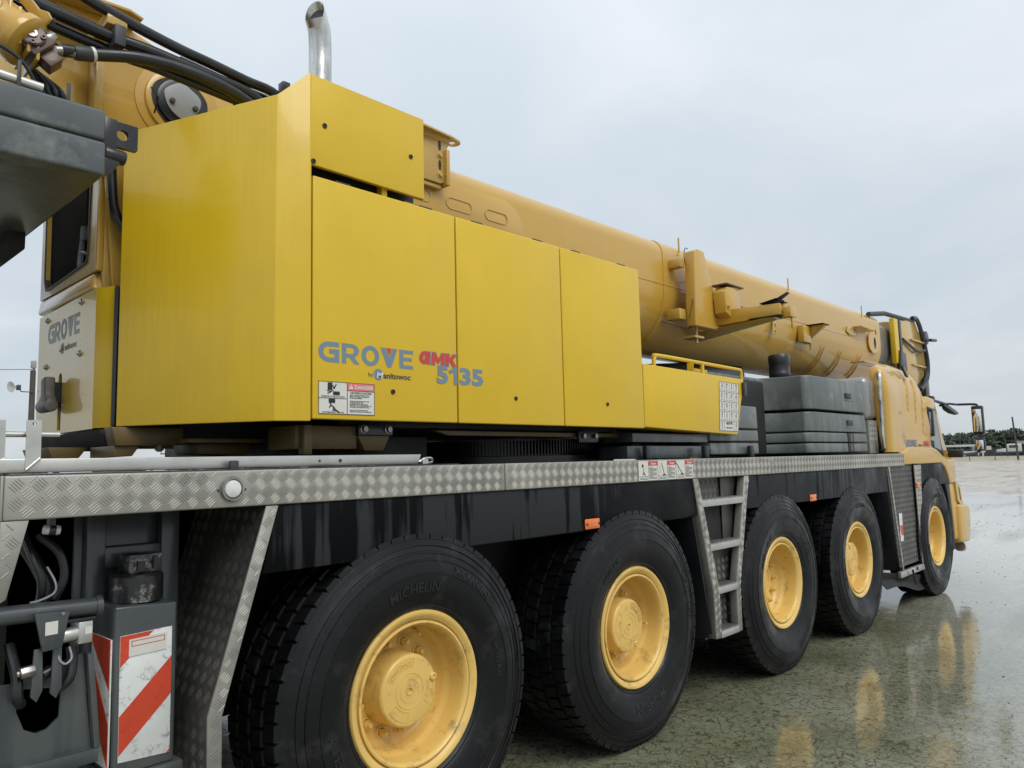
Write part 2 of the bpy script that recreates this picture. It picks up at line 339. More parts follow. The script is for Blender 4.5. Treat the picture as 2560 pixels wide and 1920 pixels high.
def ground_mat(name, water):
    m = bpy.data.materials.new(name); m.use_nodes = True; t = m.node_tree; n = t.nodes; l = t.links; b = n['Principled BSDF']
    def N_(ty, **k):
        x = n.new(ty)
        for a, q in k.items(): setattr(x, a, q)
        return x
    pos = N_('ShaderNodeNewGeometry').outputs['Position']
    def noi(sc_, det=6, ro=0.6, mapping=None):
        x = N_('ShaderNodeTexNoise'); x.inputs['Scale'].default_value = sc_; x.inputs['Detail'].default_value = det; x.inputs['Roughness'].default_value = ro
        if mapping:
            mp = N_('ShaderNodeMapping'); mp.inputs['Scale'].default_value = mapping; l.new(pos, mp.inputs[0]); l.new(mp.outputs[0], x.inputs['Vector'])
        else: l.new(pos, x.inputs['Vector'])
        return x.outputs['Fac']
    def rng(x, a, b_, c=0, d=1):
        r = N_('ShaderNodeMapRange'); r.inputs[1].default_value = a; r.inputs[2].default_value = b_; r.inputs[3].default_value = c; r.inputs[4].default_value = d; l.new(x, r.inputs[0]); return r.outputs[0]
    def mixc(f, a, b_):
        x = N_('ShaderNodeMix', data_type='RGBA'); l.new(f, x.inputs[0])
        for i, q in ((6, a), (7, b_)):
            if isinstance(q, tuple): x.inputs[i].default_value = (*q, 1)
            else: l.new(q, x.inputs[i])
        return x.outputs[2]
    def madd(a, k, c):
        x = N_('ShaderNodeMath', operation='MULTIPLY_ADD'); l.new(a, x.inputs[0]); x.inputs[1].default_value = k
        if isinstance(c, float): x.inputs[2].default_value = c
        else: l.new(c, x.inputs[2])
        return x.outputs[0]
    ln = N_('ShaderNodeVectorMath', operation='LENGTH'); l.new(pos, ln.inputs[0]); dist = ln.outputs['Value']
    sp = N_('ShaderNodeSeparateXYZ'); l.new(pos, sp.inputs[0])
    # algae-tinted mud with shrinkage cracks, grit and leaf litter
    mud = mixc(rng(noi(1.6), 0.35, 0.68), (0.140, 0.145, 0.085), (0.255, 0.255, 0.175))
    mud = mixc(rng(noi(20, 8, 0.75), 0.50, 0.68), mud, (0.06, 0.058, 0.032))
    mud = mixc(rng(noi(75, 4, 0.7), 0.585, 0.66), mud, (0.44, 0.43, 0.35))
    vo = N_('ShaderNodeTexVoronoi', feature='DISTANCE_TO_EDGE'); vo.inputs['Scale'].default_value = 10
    wv = N_('ShaderNodeVectorMath', operation='ADD'); wn = N_('ShaderNodeTexNoise'); wn.inputs['Scale'].default_value = 6; l.new(pos, wn.inputs['Vector'])
    ws = N_('ShaderNodeVectorMath', operation='SCALE'); ws.inputs['Scale'].default_value = 0.3; l.new(wn.outputs['Color'], ws.inputs[0]); l.new(ws.outputs[0], wv.inputs[1]); l.new(pos, wv.inputs[0]); l.new(wv.outputs[0], vo.inputs['Vector'])
    mud = mixc(rng(vo.outputs['Distance'], 0.0, 0.055, 0.9, 0.0), mud, (0.04, 0.038, 0.022))
    grav = mixc(rng(noi(9, 9, 0.75), 0.35, 0.65), (0.38, 0.365, 0.33) if water else (0.33, 0.295, 0.245), (0.58, 0.56, 0.51) if water else (0.56, 0.505, 0.43))
    grav = mixc(rng(noi(60, 4, 0.75), 0.55, 0.70), grav, (0.12, 0.11, 0.095))
    grav = mixc(rng(noi(0.8, 5, 0.6, (0.25, 1.2, 1)), 0.52, 0.66), grav, (0.20, 0.175, 0.145))
    grass = mixc(rng(noi(0.35, 8, 0.7, (0.4, 1, 1)), 0.35, 0.65), (0.20, 0.165, 0.095), (0.40, 0.35, 0.24))
    col = mixc(rng(madd(sp.outputs[1], -2.2, dist), 2.5, 9.0), mud, grav)
    col = mixc(rng(dist, 128, 150), col, grass)
    l.new(col, b.inputs['Base Color'])
    b.inputs['Coat IOR'].default_value = 1.9 if water else 1.33
    if water:
        b.inputs['Roughness'].default_value = 0.9; b.inputs['Specular IOR Level'].default_value = 0.0
        b.inputs['Coat Weight'].default_value = 1.0; b.inputs['Coat Roughness'].default_value = 0.045
        bp = N_('ShaderNodeBump'); bp.inputs['Strength'].default_value = 0.5; bp.inputs['Distance'].default_value = 0.004
        l.new(madd(noi(55, 2, 0.5), 0.22, noi(5, 3, 0.55)), bp.inputs['Height']); l.new(bp.outputs[0], b.inputs['Coat Normal'])
    else:
        l.new(rng(sp.outputs[2], 0.0, 0.014, 0.25, 0.6), b.inputs['Roughness'])
        l.new(rng(sp.outputs[2], 0.0, 0.010, 0.9, 0.15), b.inputs['Coat Weight']); b.inputs['Coat Roughness'].default_value = 0.12
        bp = N_('ShaderNodeBump'); bp.inputs['Strength'].default_value = 0.6; bp.inputs['Distance'].default_value = 0.010
        ad = N_('ShaderNodeMath', operation='ADD'); l.new(noi(28, 8, 0.7), ad.inputs[0]); l.new(rng(vo.outputs['Distance'], 0.0, 0.06, -0.25, 0.0), ad.inputs[1])
        l.new(ad.outputs[0], bp.inputs['Height']); l.new(bp.outputs[0], b.inputs['Normal'])
    return m
go = bpy.data.objects.new('ground', gm); COL.objects.link(go); gm.materials.append(ground_mat('wet_gravel_mud', False)); struct(go)
# standing rain water: one level sheet, the ground rises through it
MATS['water'] = ground_mat('murky_rain_water', True)
wo = MB().add([(-8, -45, 0), (90, -45, 0), (90, 45, 0), (-8, 45, 0)], [(0, 1, 2, 3)]).build('puddle_water', 'water', smooth=False); struct(wo)
# loose stones lying in the puddle
mat('stone', (0.10, 0.09, 0.075), 0.4, var=0.5, vscale=9, coat=0.3)
mb = MB(); rs = random.Random(3)
for i in range(2600):
    d = 4.2+rs.random()**1.5*26; a = radians(rs.uniform(-2, 24)) if i % 4 else radians(rs.uniform(8, 42))
    x, y = d*cos(a), d*sin(a)
    if y > 2.5 and x < 11.2: continue
    r = rs.uniform(0.002, 0.0085)*(1+d*0.045); h = max(gh(x, y), -0.004)
    cl = noise.noise(Vector((x*0.6, y*1.3, 5)))
    if cl < -0.08 and rs.random() < 0.85: continue
    ring = [(x+r*rs.uniform(0.7, 1.3)*cos(k*1.257), y+r*rs.uniform(0.7, 1.3)*sin(k*1.257), h-0.002) for k in range(5)]
    ring2 = [(x+(q[0]-x)*0.55, y+(q[1]-y)*0.55, h+r*rs.uniform(0.5, 0.9)) for q in ring]
    mb.add(ring+ring2, [(k, (k+1) % 5, 5+(k+1) % 5, 5+k) for k in range(5)]+[(5, 6, 7, 8, 9)])
s_ = mb.build('gravel', 'stone', smooth=False, kind='stuff'); tag(s_, 'small loose stones scattered through the rain puddle', 'gravel')

# ------------------------------------------------------------------ far background
def leaf_cloud(mb, c, rx, rz, nleaf, size, rs, lob=None):
    for i in range(nleaf):
        a = rs.uniform(0, 2*pi); e = math.asin(rs.uniform(-0.55, 1)); q = rs.random()**0.35
        f = 0.75+0.5*noise.noise(Vector((cos(a)*cos(e)*2+c[0], sin(a)*cos(e)*2+c[1], sin(e)*2)))
        p = Vector(c)+Vector((cos(a)*cos(e)*rx*q*f, sin(a)*cos(e)*rx*q*f, sin(e)*rz*q*f))
        u = Vector((rs.gauss(0, 1), rs.gauss(0, 1), rs.gauss(0, 1))).normalized(); v = u.orthogonal().normalized()
        s = size*rs.uniform(0.6, 1.4)
        mb.add([p-u*s, p+v*s*0.7, p+u*s, p-v*s*0.7], [(0, 1, 2, 3)])
rs = random.Random(11)
mb = MB()
for i in range(300):
    a = radians(rs.uniform(2.0, 34)); d = rs.uniform(395, 440); H = rs.uniform(8.6, 11.2)*(1.12 if a < radians(11) else 1.0)
    x, y = d*cos(a), d*sin(a)
    for k in range(4):
        leaf_cloud(mb, (x+rs.uniform(-3, 3), y+rs.uniform(-3, 3), H*(0.16+0.19*k)), 5.4-0.6*k, H*0.3, 110, 0.75, rs)
wd_ = mb.build('woodland', 'leaf', smooth=False, kind='stuff'); tag(wd_, 'dark distant belt of woodland beyond the yard', 'woodland')
mb = MB()
for i in range(70):
    a = radians(rs.uniform(44, 86)); d = rs.uniform(190, 260); H = rs.uniform(2.6, 5.2)
    leaf_cloud(mb, (d*cos(a), d*sin(a), H*0.5), 4.2, H*0.55, 70, 0.7, rs)
wd_ = mb.build('woodland', 'leaf', smooth=False, kind='stuff'); tag(wd_, 'low distant trees seen through the gap under the yellow housing', 'woodland')
def tree(loc, H, R, label, lm='leaf_light', n=500):
    t = empty('tree', loc, label, 'tree')
    mb = MB(); rs = random.Random(int(loc[0]*7)); o = Vector(loc)
    mb.tube([o, o+V(0.05, 0, H*0.3), o+V(0.1, 0.1, H*0.6)], [R*0.10, R*0.07, R*0.03], 8)
    for k in range(5):
        a = k*1.3; mb.tube([o+V(0, 0, H*0.3), o+V(cos(a)*R*0.35, sin(a)*R*0.35, H*0.55), o+V(cos(a)*R*0.6, sin(a)*R*0.6, H*0.75)], [R*0.05, R*0.03, R*0.015], 6)
    mb.build('trunk', 'bark', t)
    mb = MB()
    for k in range(7):
        leaf_cloud(mb, tuple(o+V(rs.uniform(-0.5, 0.5)*R, rs.uniform(-0.5, 0.5)*R, H*rs.uniform(0.5, 0.85))), R*0.55, H*0.2, n//7, R*0.05, rs)
    mb.build('crown', lm, t, smooth=False)
tree((22.1, 80, 0), 4.3, 1.5, 'pale green leafy tree on the horizon below the rear cover', n=900)
tree((44.5, 82, 0), 4.0, 1.3, 'small dark round tree seen through the gap beside the bracket', 'leaf', 600)
def pole(name, x, y, h, r, label, lean=(0, 0), arms=False, lamp=False, m='wood_pole', z0=0.0, cat='pole', group=None):
    t = empty(name, (x, y, z0), label, cat, group)
    tp = V(x+lean[0], y+lean[1], h)
    MB().cyl((x, y, z0-0.3), tp, r, r*0.75, 10).build('post', m, t)
    if arms:
        MB().box(tp.x-0.9, tp.x+0.9, tp.y-0.06, tp.y+0.06, h-0.9, h-0.78).box(tp.x-0.6, tp.x+0.6, tp.y-0.06, tp.y+0.06, h-1.6, h-1.5).build('crossarm', m, t)
        mb = MB()
        for q in (-0.85, -0.45, 0.45, 0.85): mb.cyl((tp.x+q, tp.y, h-0.78), (tp.x+q, tp.y, h-0.55), 0.05, n=8)
        mb.build('insulators', 'far_metal', t)
    if lamp:
        MB().tube([(tp.x, tp.y, h-0.12), (tp.x+0.7, tp.y-0.3, h+0.05), (tp.x+1.0, tp.y-0.4, h)], 0.05, 8).build('lamp_arm', 'far_metal', t)
        MB().box(tp.x+0.8, tp.x+1.5, tp.y-0.55, tp.y-0.25, h-0.1, h+0.08).build('lamp_head', 'far_metal', t, bevel=0.03)
    return t
p_ = pole('floodlight_pole', 9.95, 40.0, 6.45, 0.15, 'brown timber pole with a floodlight beside the rear cover')
MB().tube([(9.95, 39.85, 5.42), (9.45, 39.75, 5.42), (9.38, 39.75, 5.52)], 0.025, 6).build('bracket', 'far_dark', p_)
MB().box(9.26, 9.42, 39.66, 39.84, 5.48, 5.72).build('gear_box', 'far_dark', p_, bevel=0.02)
MB().lathe([(0.06, 0), (0.10, 0.06), (0.19, 0.16), (0.25, 0.22), (0.235, 0.22), (0.0, 0.14)], (9.22, 39.75, 5.64), (-0.8, -0.35, -0.15), 20).build('lamp_head', 'far_white', p_)
MB().cyl((9.98, 40, 6.45), (10.0, 40, 6.85), 0.06, n=8).box(9.86, 10.06, 39.9, 40.1, 6.55, 6.9).build('insulator', 'far_metal', p_, bevel=0.03)
def wire(p0, p1, sag, r, label):
    p0 = V(*p0); p1 = V(*p1); pts = [p0.lerp(p1, i/24)-V(0, 0, sag*4*(i/24)*(1-i/24)) for i in range(25)]
    tag(MB().tube(pts, r, 5).build('power_line', 'far_dark'), label, 'wire')
wire((9.95, 40, 6.5), (-30, 40.5, 5.6), 0.6, 0.014, 'thin overhead wire strung from the top of the floodlight pole')
wire((32.5, 80, 3.62), (130, 80, 3.4), 0.3, 0.02, 'thin overhead wire far behind the gap under the housing')
wire((150, 6, 5.6), (150, 60, 4.0), 1.0, 0.035, 'thin overhead wire behind the driver mirrors')
pole('utility_pole', 32.5, 80, 4.25, 0.12, 'thin far pole with crossarms seen under the yellow housing', arms=True)
pole('lamp_post', 33.25, 80, 3.9, 0.07, 'slim far lamp post seen under the yellow housing', lamp=True, m='far_metal')
pole('utility_pole', 35.05, 80, 4.15, 0.20, 'thick dark stub pole seen beside the tan trapezoid bracket', m='far_dark')
pole('utility_pole', 40.2, 80, 3.25, 0.14, 'short dark stub pole seen above the black ladder stop', m='far_dark')
pole('utility_pole', 61.5, 80, 4.0, 0.12, 'far dark pole seen between the tan beam and the bolted bracket', m='far_dark')
def fp(px, py, X):                     # yard furniture far beyond the cab, at distance X metres
    return None
pole('utility_pole', 148, 26.1, 7.2, 0.16, 'tall leaning dark pole standing right of the white truck', lean=(0, 0.35), m='far_dark')
pole('utility_pole', 235, 43.7, 4.9, 0.17, 'dark pole standing in front of the white truck', lean=(0, 0.4), m='far_dark')
pole('utility_pole', 300, 66.5, 7.0, 0.25, 'dark leaning pole behind the white crane truck, near the mirrors', lean=(0, 0.5), m='far_dark')
pole('utility_pole', 300, 69.7, 7.1, 0.22, 'dark pole behind the white crane truck, nearest the cab', m='far_dark')
for i, (y, lb) in enumerate(((29.8, 'thin dark fence post in dry grass near the tall leaning pole'), (33.6, 'thin dark fence post in dry grass, below the lower mirror arm'))):
    pole('fence_post', 150, y, 1.75 if i == 0 else 1.2, 0.07, lb, m='far_dark', cat='post', group='fence posts in the dry grass')
# white truck with bonnet
def far_truck(name, o, label, L, crane):
    t = empty(name, o, label, 'truck'); x, y, z = o
    MB().box(x-1.2, x+1.2, y-L/2, y+L/2, z+0.7, z+1.15).build('chassis', 'far_dark', t, bevel=0.05)
    for k in (-0.36, 0.18, 0.34):
        MB().cyl((x-1.25, y+k*L, z+0.5), (x-0.8, y+k*L, z+0.5), 0.5, n=16).build('wheel', 'far_dark', t)
    if crane:
        MB().box(x-1.2, x+1.2, y-L*0.5, y+L*0.5, z+1.15, z+1.6).build('deck', 'far_white', t, bevel=0.05)
        MB().box(x-0.4, x+0.4, y-L*0.45, y+L*0.55, z+3.0, z+3.6).build('boom', 'far_white', t, bevel=0.06)
        MB().box(x-1.1, x+1.1, y-L*0.5, y-L*0.33, z+1.6, z+3.9).build('operator_cab', 'far_white', t, bevel=0.12)
        MB().box(x-0.7, x+0.7, y-L*0.30, y-L*0.24, z+1.6, z+3.0).build('mast', 'far_metal', t, bevel=0.05)
        for k in (-0.4, -0.1, 0.15): MB().box(x-1.3, x-1.1, y+L*k, y+L*k+0.35, z+0.2, z+1.6).build('outrigger', 'far_white', t, bevel=0.03)
    else:
        MB().xy([(x-1.2, y-L*0.5), (x+1.2, y-L*0.5), (x+1.2, y-L*0.02), (x-1.2, y-L*0.02)], z+1.15, z+3.5).build('cab', 'far_white', t, bevel=0.25, seg=3)
        MB().yz([(y-L*0.02, z+1.1), (y+L*0.34, z+1.1), (y+L*0.34, z+1.9), (y-L*0.02, z+2.3)], x-1.1, x+1.1).build('bonnet', 'far_white', t, bevel=0.1)
        MB().box(x-1.23, x-1.19, y-L*0.40, y-L*0.10, z+2.3, z+3.1).build('window', 'glass', t)
far_truck('crane_truck', (262, 60.6, 0.1), 'white crane truck parked far away behind the driver mirrors', 12, True)
far_truck('white_truck', (262, 48.8, 0.1), 'white bonneted truck parked beside the grey shed', 7.5, False)
sh = empty('shed', (270, 40, 0), 'long low grey metal shed beside the white bonneted truck', 'shed')
MB().box(262, 282, 20, 47.0, 0, 3.4).build('wall', 'far_dark', sh)
MB().yz([(46.9, 3.4), (20, 3.4), (20, 4.35), (46.2, 4.35)], 261.2, 283).build('roof', 'far_metal', sh, bevel=0.05)
MB().box(268, 270, 47.2, 75, 0, 2.4).build('windbreak_fence', 'far_dark'); tag(bpy.data.objects['windbreak_fence'], 'long dark screen fence behind the parked trucks', 'fence')
sg = empty('sign_board', (255, 52.6, 0), 'small cream sign board on posts beside the white truck', 'sign')
MB().box(255, 255.1, 51.4, 53.9, 2.0, 3.1).build('board', 'sticker', sg); MB().box(255.02, 255.2, 53.4, 53.8, 0, 2.0).build('post', 'sticker', sg)

# ------------------------------------------------------------------ the mobile crane
CR = empty('mobile_crane', (5.9, 4.08, 0), 'yellow five axle all terrain mobile crane parked on wet ground', 'mobile crane')
# ---- carrier deck
for a, b_ in ((0.608, 2.776), (2.781, 5.832), (5.837, 9.19)):
    o = MB().box(a, b_, 2.70, 2.745, 1.546, 1.682).build('deck_trim', 'tread_alu', CR, bevel=0.006, seg=3)
    hl = [(1.326, 1.614, 0.045)] if a < 1 else []
    if a == 2.781: poly = [(a+0.004, 1.55), (b_-0.004, 1.55), (b_-0.004, 1.679), (a+0.004, 1.679)]
    else: poly = [(a+0.004, 1.55), (b_-0.004, 1.55), (b_-0.004, 1.679), (a+0.004, 1.679)]
    tread(MB(), poly, (0, 2.70, 0), SX, SZ, SN, hl).build('tread_bars', 'tread_alu', o, smooth=False, kind='stuff')
    if a < 1:
        o2 = MB().box(0.60, 0.6075, 2.703, 5.4, 1.546, 1.682).build('rear_trim', 'tread_alu', CR, bevel=0.002)
        tread(MB(), [(-5.4, 1.55), (-2.71, 1.55), (-2.71, 1.679), (-5.4, 1.679)], (0.60, 0, 0), RX, SZ, RN).build('tread_bars', 'tread_alu', o2, smooth=False, kind='stuff')
MB().box(0.615, 9.1, 2.746, 5.42, 1.60, 1.674).build('deck_plate', 'black_paint', CR, bevel=0.004)
MB().box(0.63, 2.5, 2.735, 2.76, 1.675, 1.688).build('deck_edge_strip', 'black_paint', CR, bevel=0.003)
MB().xz([(0.603, 1.545), (0.678, 1.545), (0.626, 1.314), (0.603, 1.30)], 2.702, 2.712).build('corner_leg', 'tread_alu', CR, bevel=0.002)
tread(MB(), [(0.605, 1.54), (0.672, 1.54), (0.626, 1.33), (0.605, 1.32)], (0, 2.702, 0), SX, SZ, SN).build('tread_bars', 'tread_alu', CR, smooth=False, kind='stuff')
MB().box(0.75, 11.0, 3.30, 4.86, 0.72, 1.60).build('chassis_frame', 'underside', CR, bevel=0.02)
MB().box(1.60, 4.60, 3.16, 5.0, 1.40, 1.60).box(5.6, 8.5, 3.16, 5.0, 1.40, 1.60).build('arch_liner', 'underside', CR, bevel=0.01)
MB().box(0.62, 9.2, 5.36, 5.40, 0.95, 1.60).build('offside_skirt', 'underside', CR)
for xa, xb in ((0.62, 1.45), (4.66, 5.15), (8.40, 9.45), (2.93, 3.13), (6.64, 6.86)): MB().box(xa, xb, 4.9, 5.35, 0.12 if xb-xa > 0.3 else 0.3, 1.5).build('offside_arch_box', 'underside', CR)
MB().box(0.75, 11.0, 3.9, 4.3, 0.42, 0.72).build('drive_shaft_guard', 'underside', CR)
# round work lamp in the trim
o = MB().lathe([(0.0, -0.004), (0.043, -0.004), (0.046, -0.010), (0.043, -0.016), (0.037, -0.016), (0.034, -0.010), (0.034, 0.0)], (1.326, 2.70, 1.614), (0, 1, 0), 40).build('work_lamp', 'steel', CR)
MB().lathe([(0.0345, -0.008), (0.030, -0.015), (0.018, -0.019), (0.0, -0.020)], (1.326, 2.70, 1.614), (0, 1, 0), 36).build('lens', 'lens', o)
for dx in (-0.052, 0.052): MB().cyl((1.326+dx, 2.697, 1.610), (1.326+dx, 2.70, 1.610), 0.0045, n=8).build('screw', 'black_paint', o)
# skirts
sk1 = MB().xz([(1.523, 1.545), (4.655, 1.545), (4.672, 1.303), (4.668, 1.297), (1.456, 1.288)], 2.712, 2.73).box(1.47, 4.66, 2.73, 2.80, 1.286, 1.30).build('side_skirt', 'skirt_black', CR, bevel=0.004)
sk2 = MB().xz([(5.432, 1.545), (8.60, 1.545), (8.62, 1.285), (5.40, 1.297)], 2.712, 2.73).build('side_skirt', 'skirt_black', CR, bevel=0.004)
for x, y, z in ((3.489, 2.712, 1.326), (6.622, 2.712, 1.318), (9.60, 2.70, 1.316)):
    o = MB().box(x-0.066, x+0.066, y-0.012, y, z-0.029, z+0.029).build('marker_lamp', 'amber', CR, bevel=0.006, seg=3)
    MB().box(x-0.045, x+0.045, y-0.0145, y-0.0118, z-0.018, z+0.018).build('lens_panel', 'amber', o, bevel=0.002)
    for s in (-1, 1): MB().cyl((x+s*0.055, y-0.016, z), (x+s*0.055, y-0.011, z), 0.006, n=10).build('screw', 'ink', o)
# rear arch wall of tread plate with bright edge
ap = [(1.47, 1.543), (1.252, 0.82), (1.255, 0.28)]
o = MB().prism([(p[0], 2.712, p[1]) for p in ap]+[(p[0]+0.008, 2.712, p[1]) for p in ap[::-1]], (0, 0.85, 0)).build('arch_wall', 'tread_shade_dirt', CR)
d = V(1.47-1.252, 0, 1.543-0.82); Ld = d.length; d.normalize(); nn = V(-d.z, 0, d.x)
mb = MB(); tread(mb, [(-3.5, 0.01), (-2.72, 0.01), (-2.72, Ld-0.01), (-3.5, Ld-0.01)], (1.252, 0, 0.82), RX, d, nn)
tread(mb, [(-3.5, 0.29), (-2.72, 0.29), (-2.72, 0.815), (-3.5, 0.815)], (1.253, 0, 0), RX, SZ, RN)
mb.build('tread_bars', 'tread_shade_dirt', o, smooth=False, kind='stuff')
sp = [(1.466, 1.543), (1.517, 1.543), (1.303, 0.812), (1.305, 0.28), (1.252, 0.28), (1.249, 0.819)]
o = MB().xz(sp, 2.70, 2.711).build('arch_edge_strip', 'tread_alu', CR, bevel=0.003)
tread(MB(), sp, (0, 2.70, 0), SX, SZ, SN).build('tread_bars', 'tread_alu', o, smooth=False, kind='stuff')
# access ladder
sl_ = [(4.622, 1.545), (4.686, 1.545), (4.908, 0.77), (4.908, 0.437), (4.828, 0.44), (4.822, 0.76)]
sr_ = [(5.372, 1.545), (5.441, 1.545), (5.218, 0.76), (5.212, 0.434), (5.152, 0.437), (5.158, 0.77)]
lad = MB().xz(sl_, 2.70, 2.765).xz(sr_, 2.70, 2.765).build('access_ladder', 'tread_alu', CR, bevel=0.010, seg=3)
mb = MB(); tread(mb, sl_, (0, 2.70, 0), SX, SZ, SN); tread(mb, sr_, (0, 2.70, 0), SX, SZ, SN); mb.build('tread_bars', 'tread_alu', lad, smooth=False, kind='stuff')
for x0, x1, z1 in ((4.716, 5.350, 1.392), (4.806, 5.262, 1.085), (4.888, 5.180, 0.782), (4.90, 5.16, 0.482)):
    mb = MB().box(x0, x1, 2.698, 2.795, z1-0.045, z1)
    o = mb.build('step', 'alu', lad, bevel=0.003)
    mb = MB(); k = x0+0.012
    while k < x1-0.01: mb.box(k, k+0.010, 2.700, 2.79, z1-0.001, z1+0.009); k += 0.022
    mb.build('grip_teeth', 'alu', o, smooth=False)
bpoly = [(4.66, 1.545), (5.40, 1.545), (5.23, 0.76), (5.22, 0.42), (4.85, 0.42), (4.84, 0.76)]
o = MB().xz(bpoly, 2.80, 2.81).build('ladder_backplate', 'tread_shade_dirt', CR)
mb = MB(); tread(mb, bpoly, (0, 2.80, 0), SX, SZ, SN); mb.build('tread_bars', 'tread_shade_dirt', o, smooth=False, kind='stuff')
MB().xz([(4.80, 1.36), (5.13, 1.36), (5.13, 1.10), (4.80, 1.10)], 2.794, 2.797).build('ladder_recess', 'underside', CR, bevel=0.002)
MB().xz([(5.14, 1.54), (5.37, 1.54), (5.24, 1.06), (5.14, 1.06)], 2.782, 2.790).build('ladder_gusset', 'tread_shade_dirt', CR, bevel=0.002)
for (a, b_), (c, e), y1 in (((4.64, 1.30), (4.835, 0.44), 3.15), ((8.66, 1.29), (8.885, 0.42), 3.15)):
    MB().prism([(a, 2.735, b_), (a, y1, b_), (c-0.02, y1, e), (c, 2.735, e)], (0.012, 0, 0.003)).build('arch_side_plate', 'black_paint', CR, bevel=0.002)
MB().prism([(5.43, 2.74, 1.3), (5.43, 3.15, 1.3), (5.22, 3.15, 0.44), (5.22, 2.74, 0.44)], (-0.012, 0, 0)).build('arch_side_plate', 'black_paint', CR, bevel=0.002)
# front arch plates between fourth and front wheel
s1 = [(8.636, 1.545), (8.675, 1.545), (8.915, 0.425), (8.868, 0.42)]
s2 = [(9.53, 1.545), (9.785, 1.545), (9.625, 0.434), (9.562, 0.436)]
for s in (s1, s2):
    o = MB().xz(s, 2.70, 2.712).build('arch_edge_strip', 'tread_alu', CR, bevel=0.003)
    tread(MB(), s, (0, 2.70, 0), SX, SZ, SN).build('tread_bars', 'tread_alu', o, smooth=False, kind='stuff')
fpoly = [(8.67, 1.545), (9.56, 1.545), (9.60, 0.46), (8.88, 0.46)]
o = MB().xz(fpoly, 2.735, 2.745).build('step_panel', 'tread_shade_dirt', CR)
tread(MB(), fpoly, (0, 2.735, 0), SX, SZ, SN).build('tread_bars', 'tread_shade_dirt', o, smooth=False, kind='stuff')
MB().box(8.80, 9.72, 2.70, 2.74, 0.36, 0.425).build('lower_rail', 'alu', CR, bevel=0.004)
MB().cyl((9.35, 2.69, 0.40), (9.35, 2.74, 0.40), 0.02, n=12).cyl((9.05, 2.66, 0.42), (9.13, 2.66, 0.26), 0.012, n=8).build('rail_hook', 'black_paint', CR)
rb = MB().box(8.952, 9.055, 2.728, 2.731, 0.73, 1.03).build('reflector_board', 'white_reflector', CR)
MB().xz([(8.956, 0.90), (9.051, 0.90), (9.051, 0.79), (8.99, 0.80)], 2.7255, 2.7278).build('red_stripe', 'red_reflector', rb)
rings = []
for i in range(9):
    tt = i/8; x = 8.36+1.44*tt; top = 0.47-0.20*tt; bot = 0.30-0.17*tt+0.03*sin(tt*6); y = 2.735-0.02*sin(tt*3.2)
    rings.append([V(x, y+0.02*sin(tt*9), top), V(x, y+0.05, (top+bot)/2), V(x, y-0.03+0.05*tt, bot), V(x, y-0.015+0.05*tt, bot), V(x, y+0.066, (top+bot)/2), V(x, y+0.015+0.02*sin(tt*9), top)])
MB().loft(rings).build('mud_flap', 'underside', CR, ang=60)

# ---- outrigger bay behind the rear corner
jb = MB().prism([(0.985, 2.85, 1.222), (1.200, 2.85, 1.212), (1.198, 2.85, 0.655), (0.99, 2.85, 0.655)], (0, 0.22, 0)).build('outrigger_jack_box', 'dark_grey', CR, bevel=0.010, seg=3)
MB().box(0.965, 1.225, 2.835, 3.10, 0.61, 0.655).build('jack_foot', 'dark_grey', jb, bevel=0.006)
pl = MB().xz([(1.003, 1.120), (1.180, 1.128), (1.180, 0.69), (1.006, 0.70)], 2.8468, 2.8495).build('warning_board', 'white_reflector', jb, bevel=0.0008)
def clip(poly, a, b_, c):           # keep a*x+b*z<=c
    r = []
    for i in range(len(poly)):
        p, q = poly[i-1], poly[i]; dp = a*p[0]+b_*p[1]-c; dq = a*q[0]+b_*q[1]-c
        if dp <= 0: 
            r.append(p)
        if dp*dq < 0: tt = dp/(dp-dq); r.append((p[0]+(q[0]-p[0])*tt, p[1]+(q[1]-p[1])*tt))
    return r
bd = [(1.004, 1.119), (1.179, 1.127), (1.179, 0.691), (1.007, 0.701)]
def stripe(lo, hi):
    p = clip(bd, -1.0, 1.0, hi); return clip(p, 1.0, -1.0, -lo)      # band lo <= z-x <= hi
for lo, hi in ((0.010, 0.5), (-0.285, -0.175+0.02), (-0.60, -0.475)):
    q = stripe(lo, hi)
    if len(q) > 2: MB().xz(q, 2.8452, 2.8472).build('red_stripe', 'red_reflector', CR)
MB().xz([(1.032, 1.105), (1.16, 1.110), (1.16, 1.052), (1.032, 1.047)], 2.8435, 2.8450).build('paper_label', 'sticker', CR)
mb = MB()
for q in ([(1.04, 1.099), (1.153, 1.103), (1.153, 1.101), (1.04, 1.097)], [(1.04, 1.082), (1.153, 1.086), (1.153, 1.084), (1.04, 1.080)], [(1.04, 1.097), (1.042, 1.097), (1.042, 1.082), (1.04, 1.082)], [(1.151, 1.101), (1.153, 1.101), (1.153, 1.086), (1.151, 1.086)]): mb.xz(q, 2.8425, 2.8434)
mb.build('label_box', 'letter_red', CR)
lf = MB().yz([(2.865, 1.11), (3.055, 1.11), (3.055, 0.68), (2.865, 0.68)], 0.9795, 0.985).build('warning_board', 'white_reflector', jb, bevel=0.001)
for z0 in (1.11, 0.86):
    MB().yz([(2.867, z0), (2.867, z0-0.17), (3.053, z0-0.02 if z0 > 1 else z0+0.16), (3.053, z0 if z0 < 1 else z0)][:4] if z0 > 1 else [(2.867, 0.83), (2.867, 0.69), (3.053, 0.88), (3.053, 1.03)], 0.9775, 0.9792).build('red_stripe', 'red_reflector', lf)
fc = MB().lathe([(0.0, 0), (0.089, 0), (0.089, 0.088), (0.084, 0.095), (0.060, 0.098), (0.058, 0.10)], (1.093, 2.955, 1.222), (0, 0, 1), 40).build('jack_float', 'worn_black', CR)
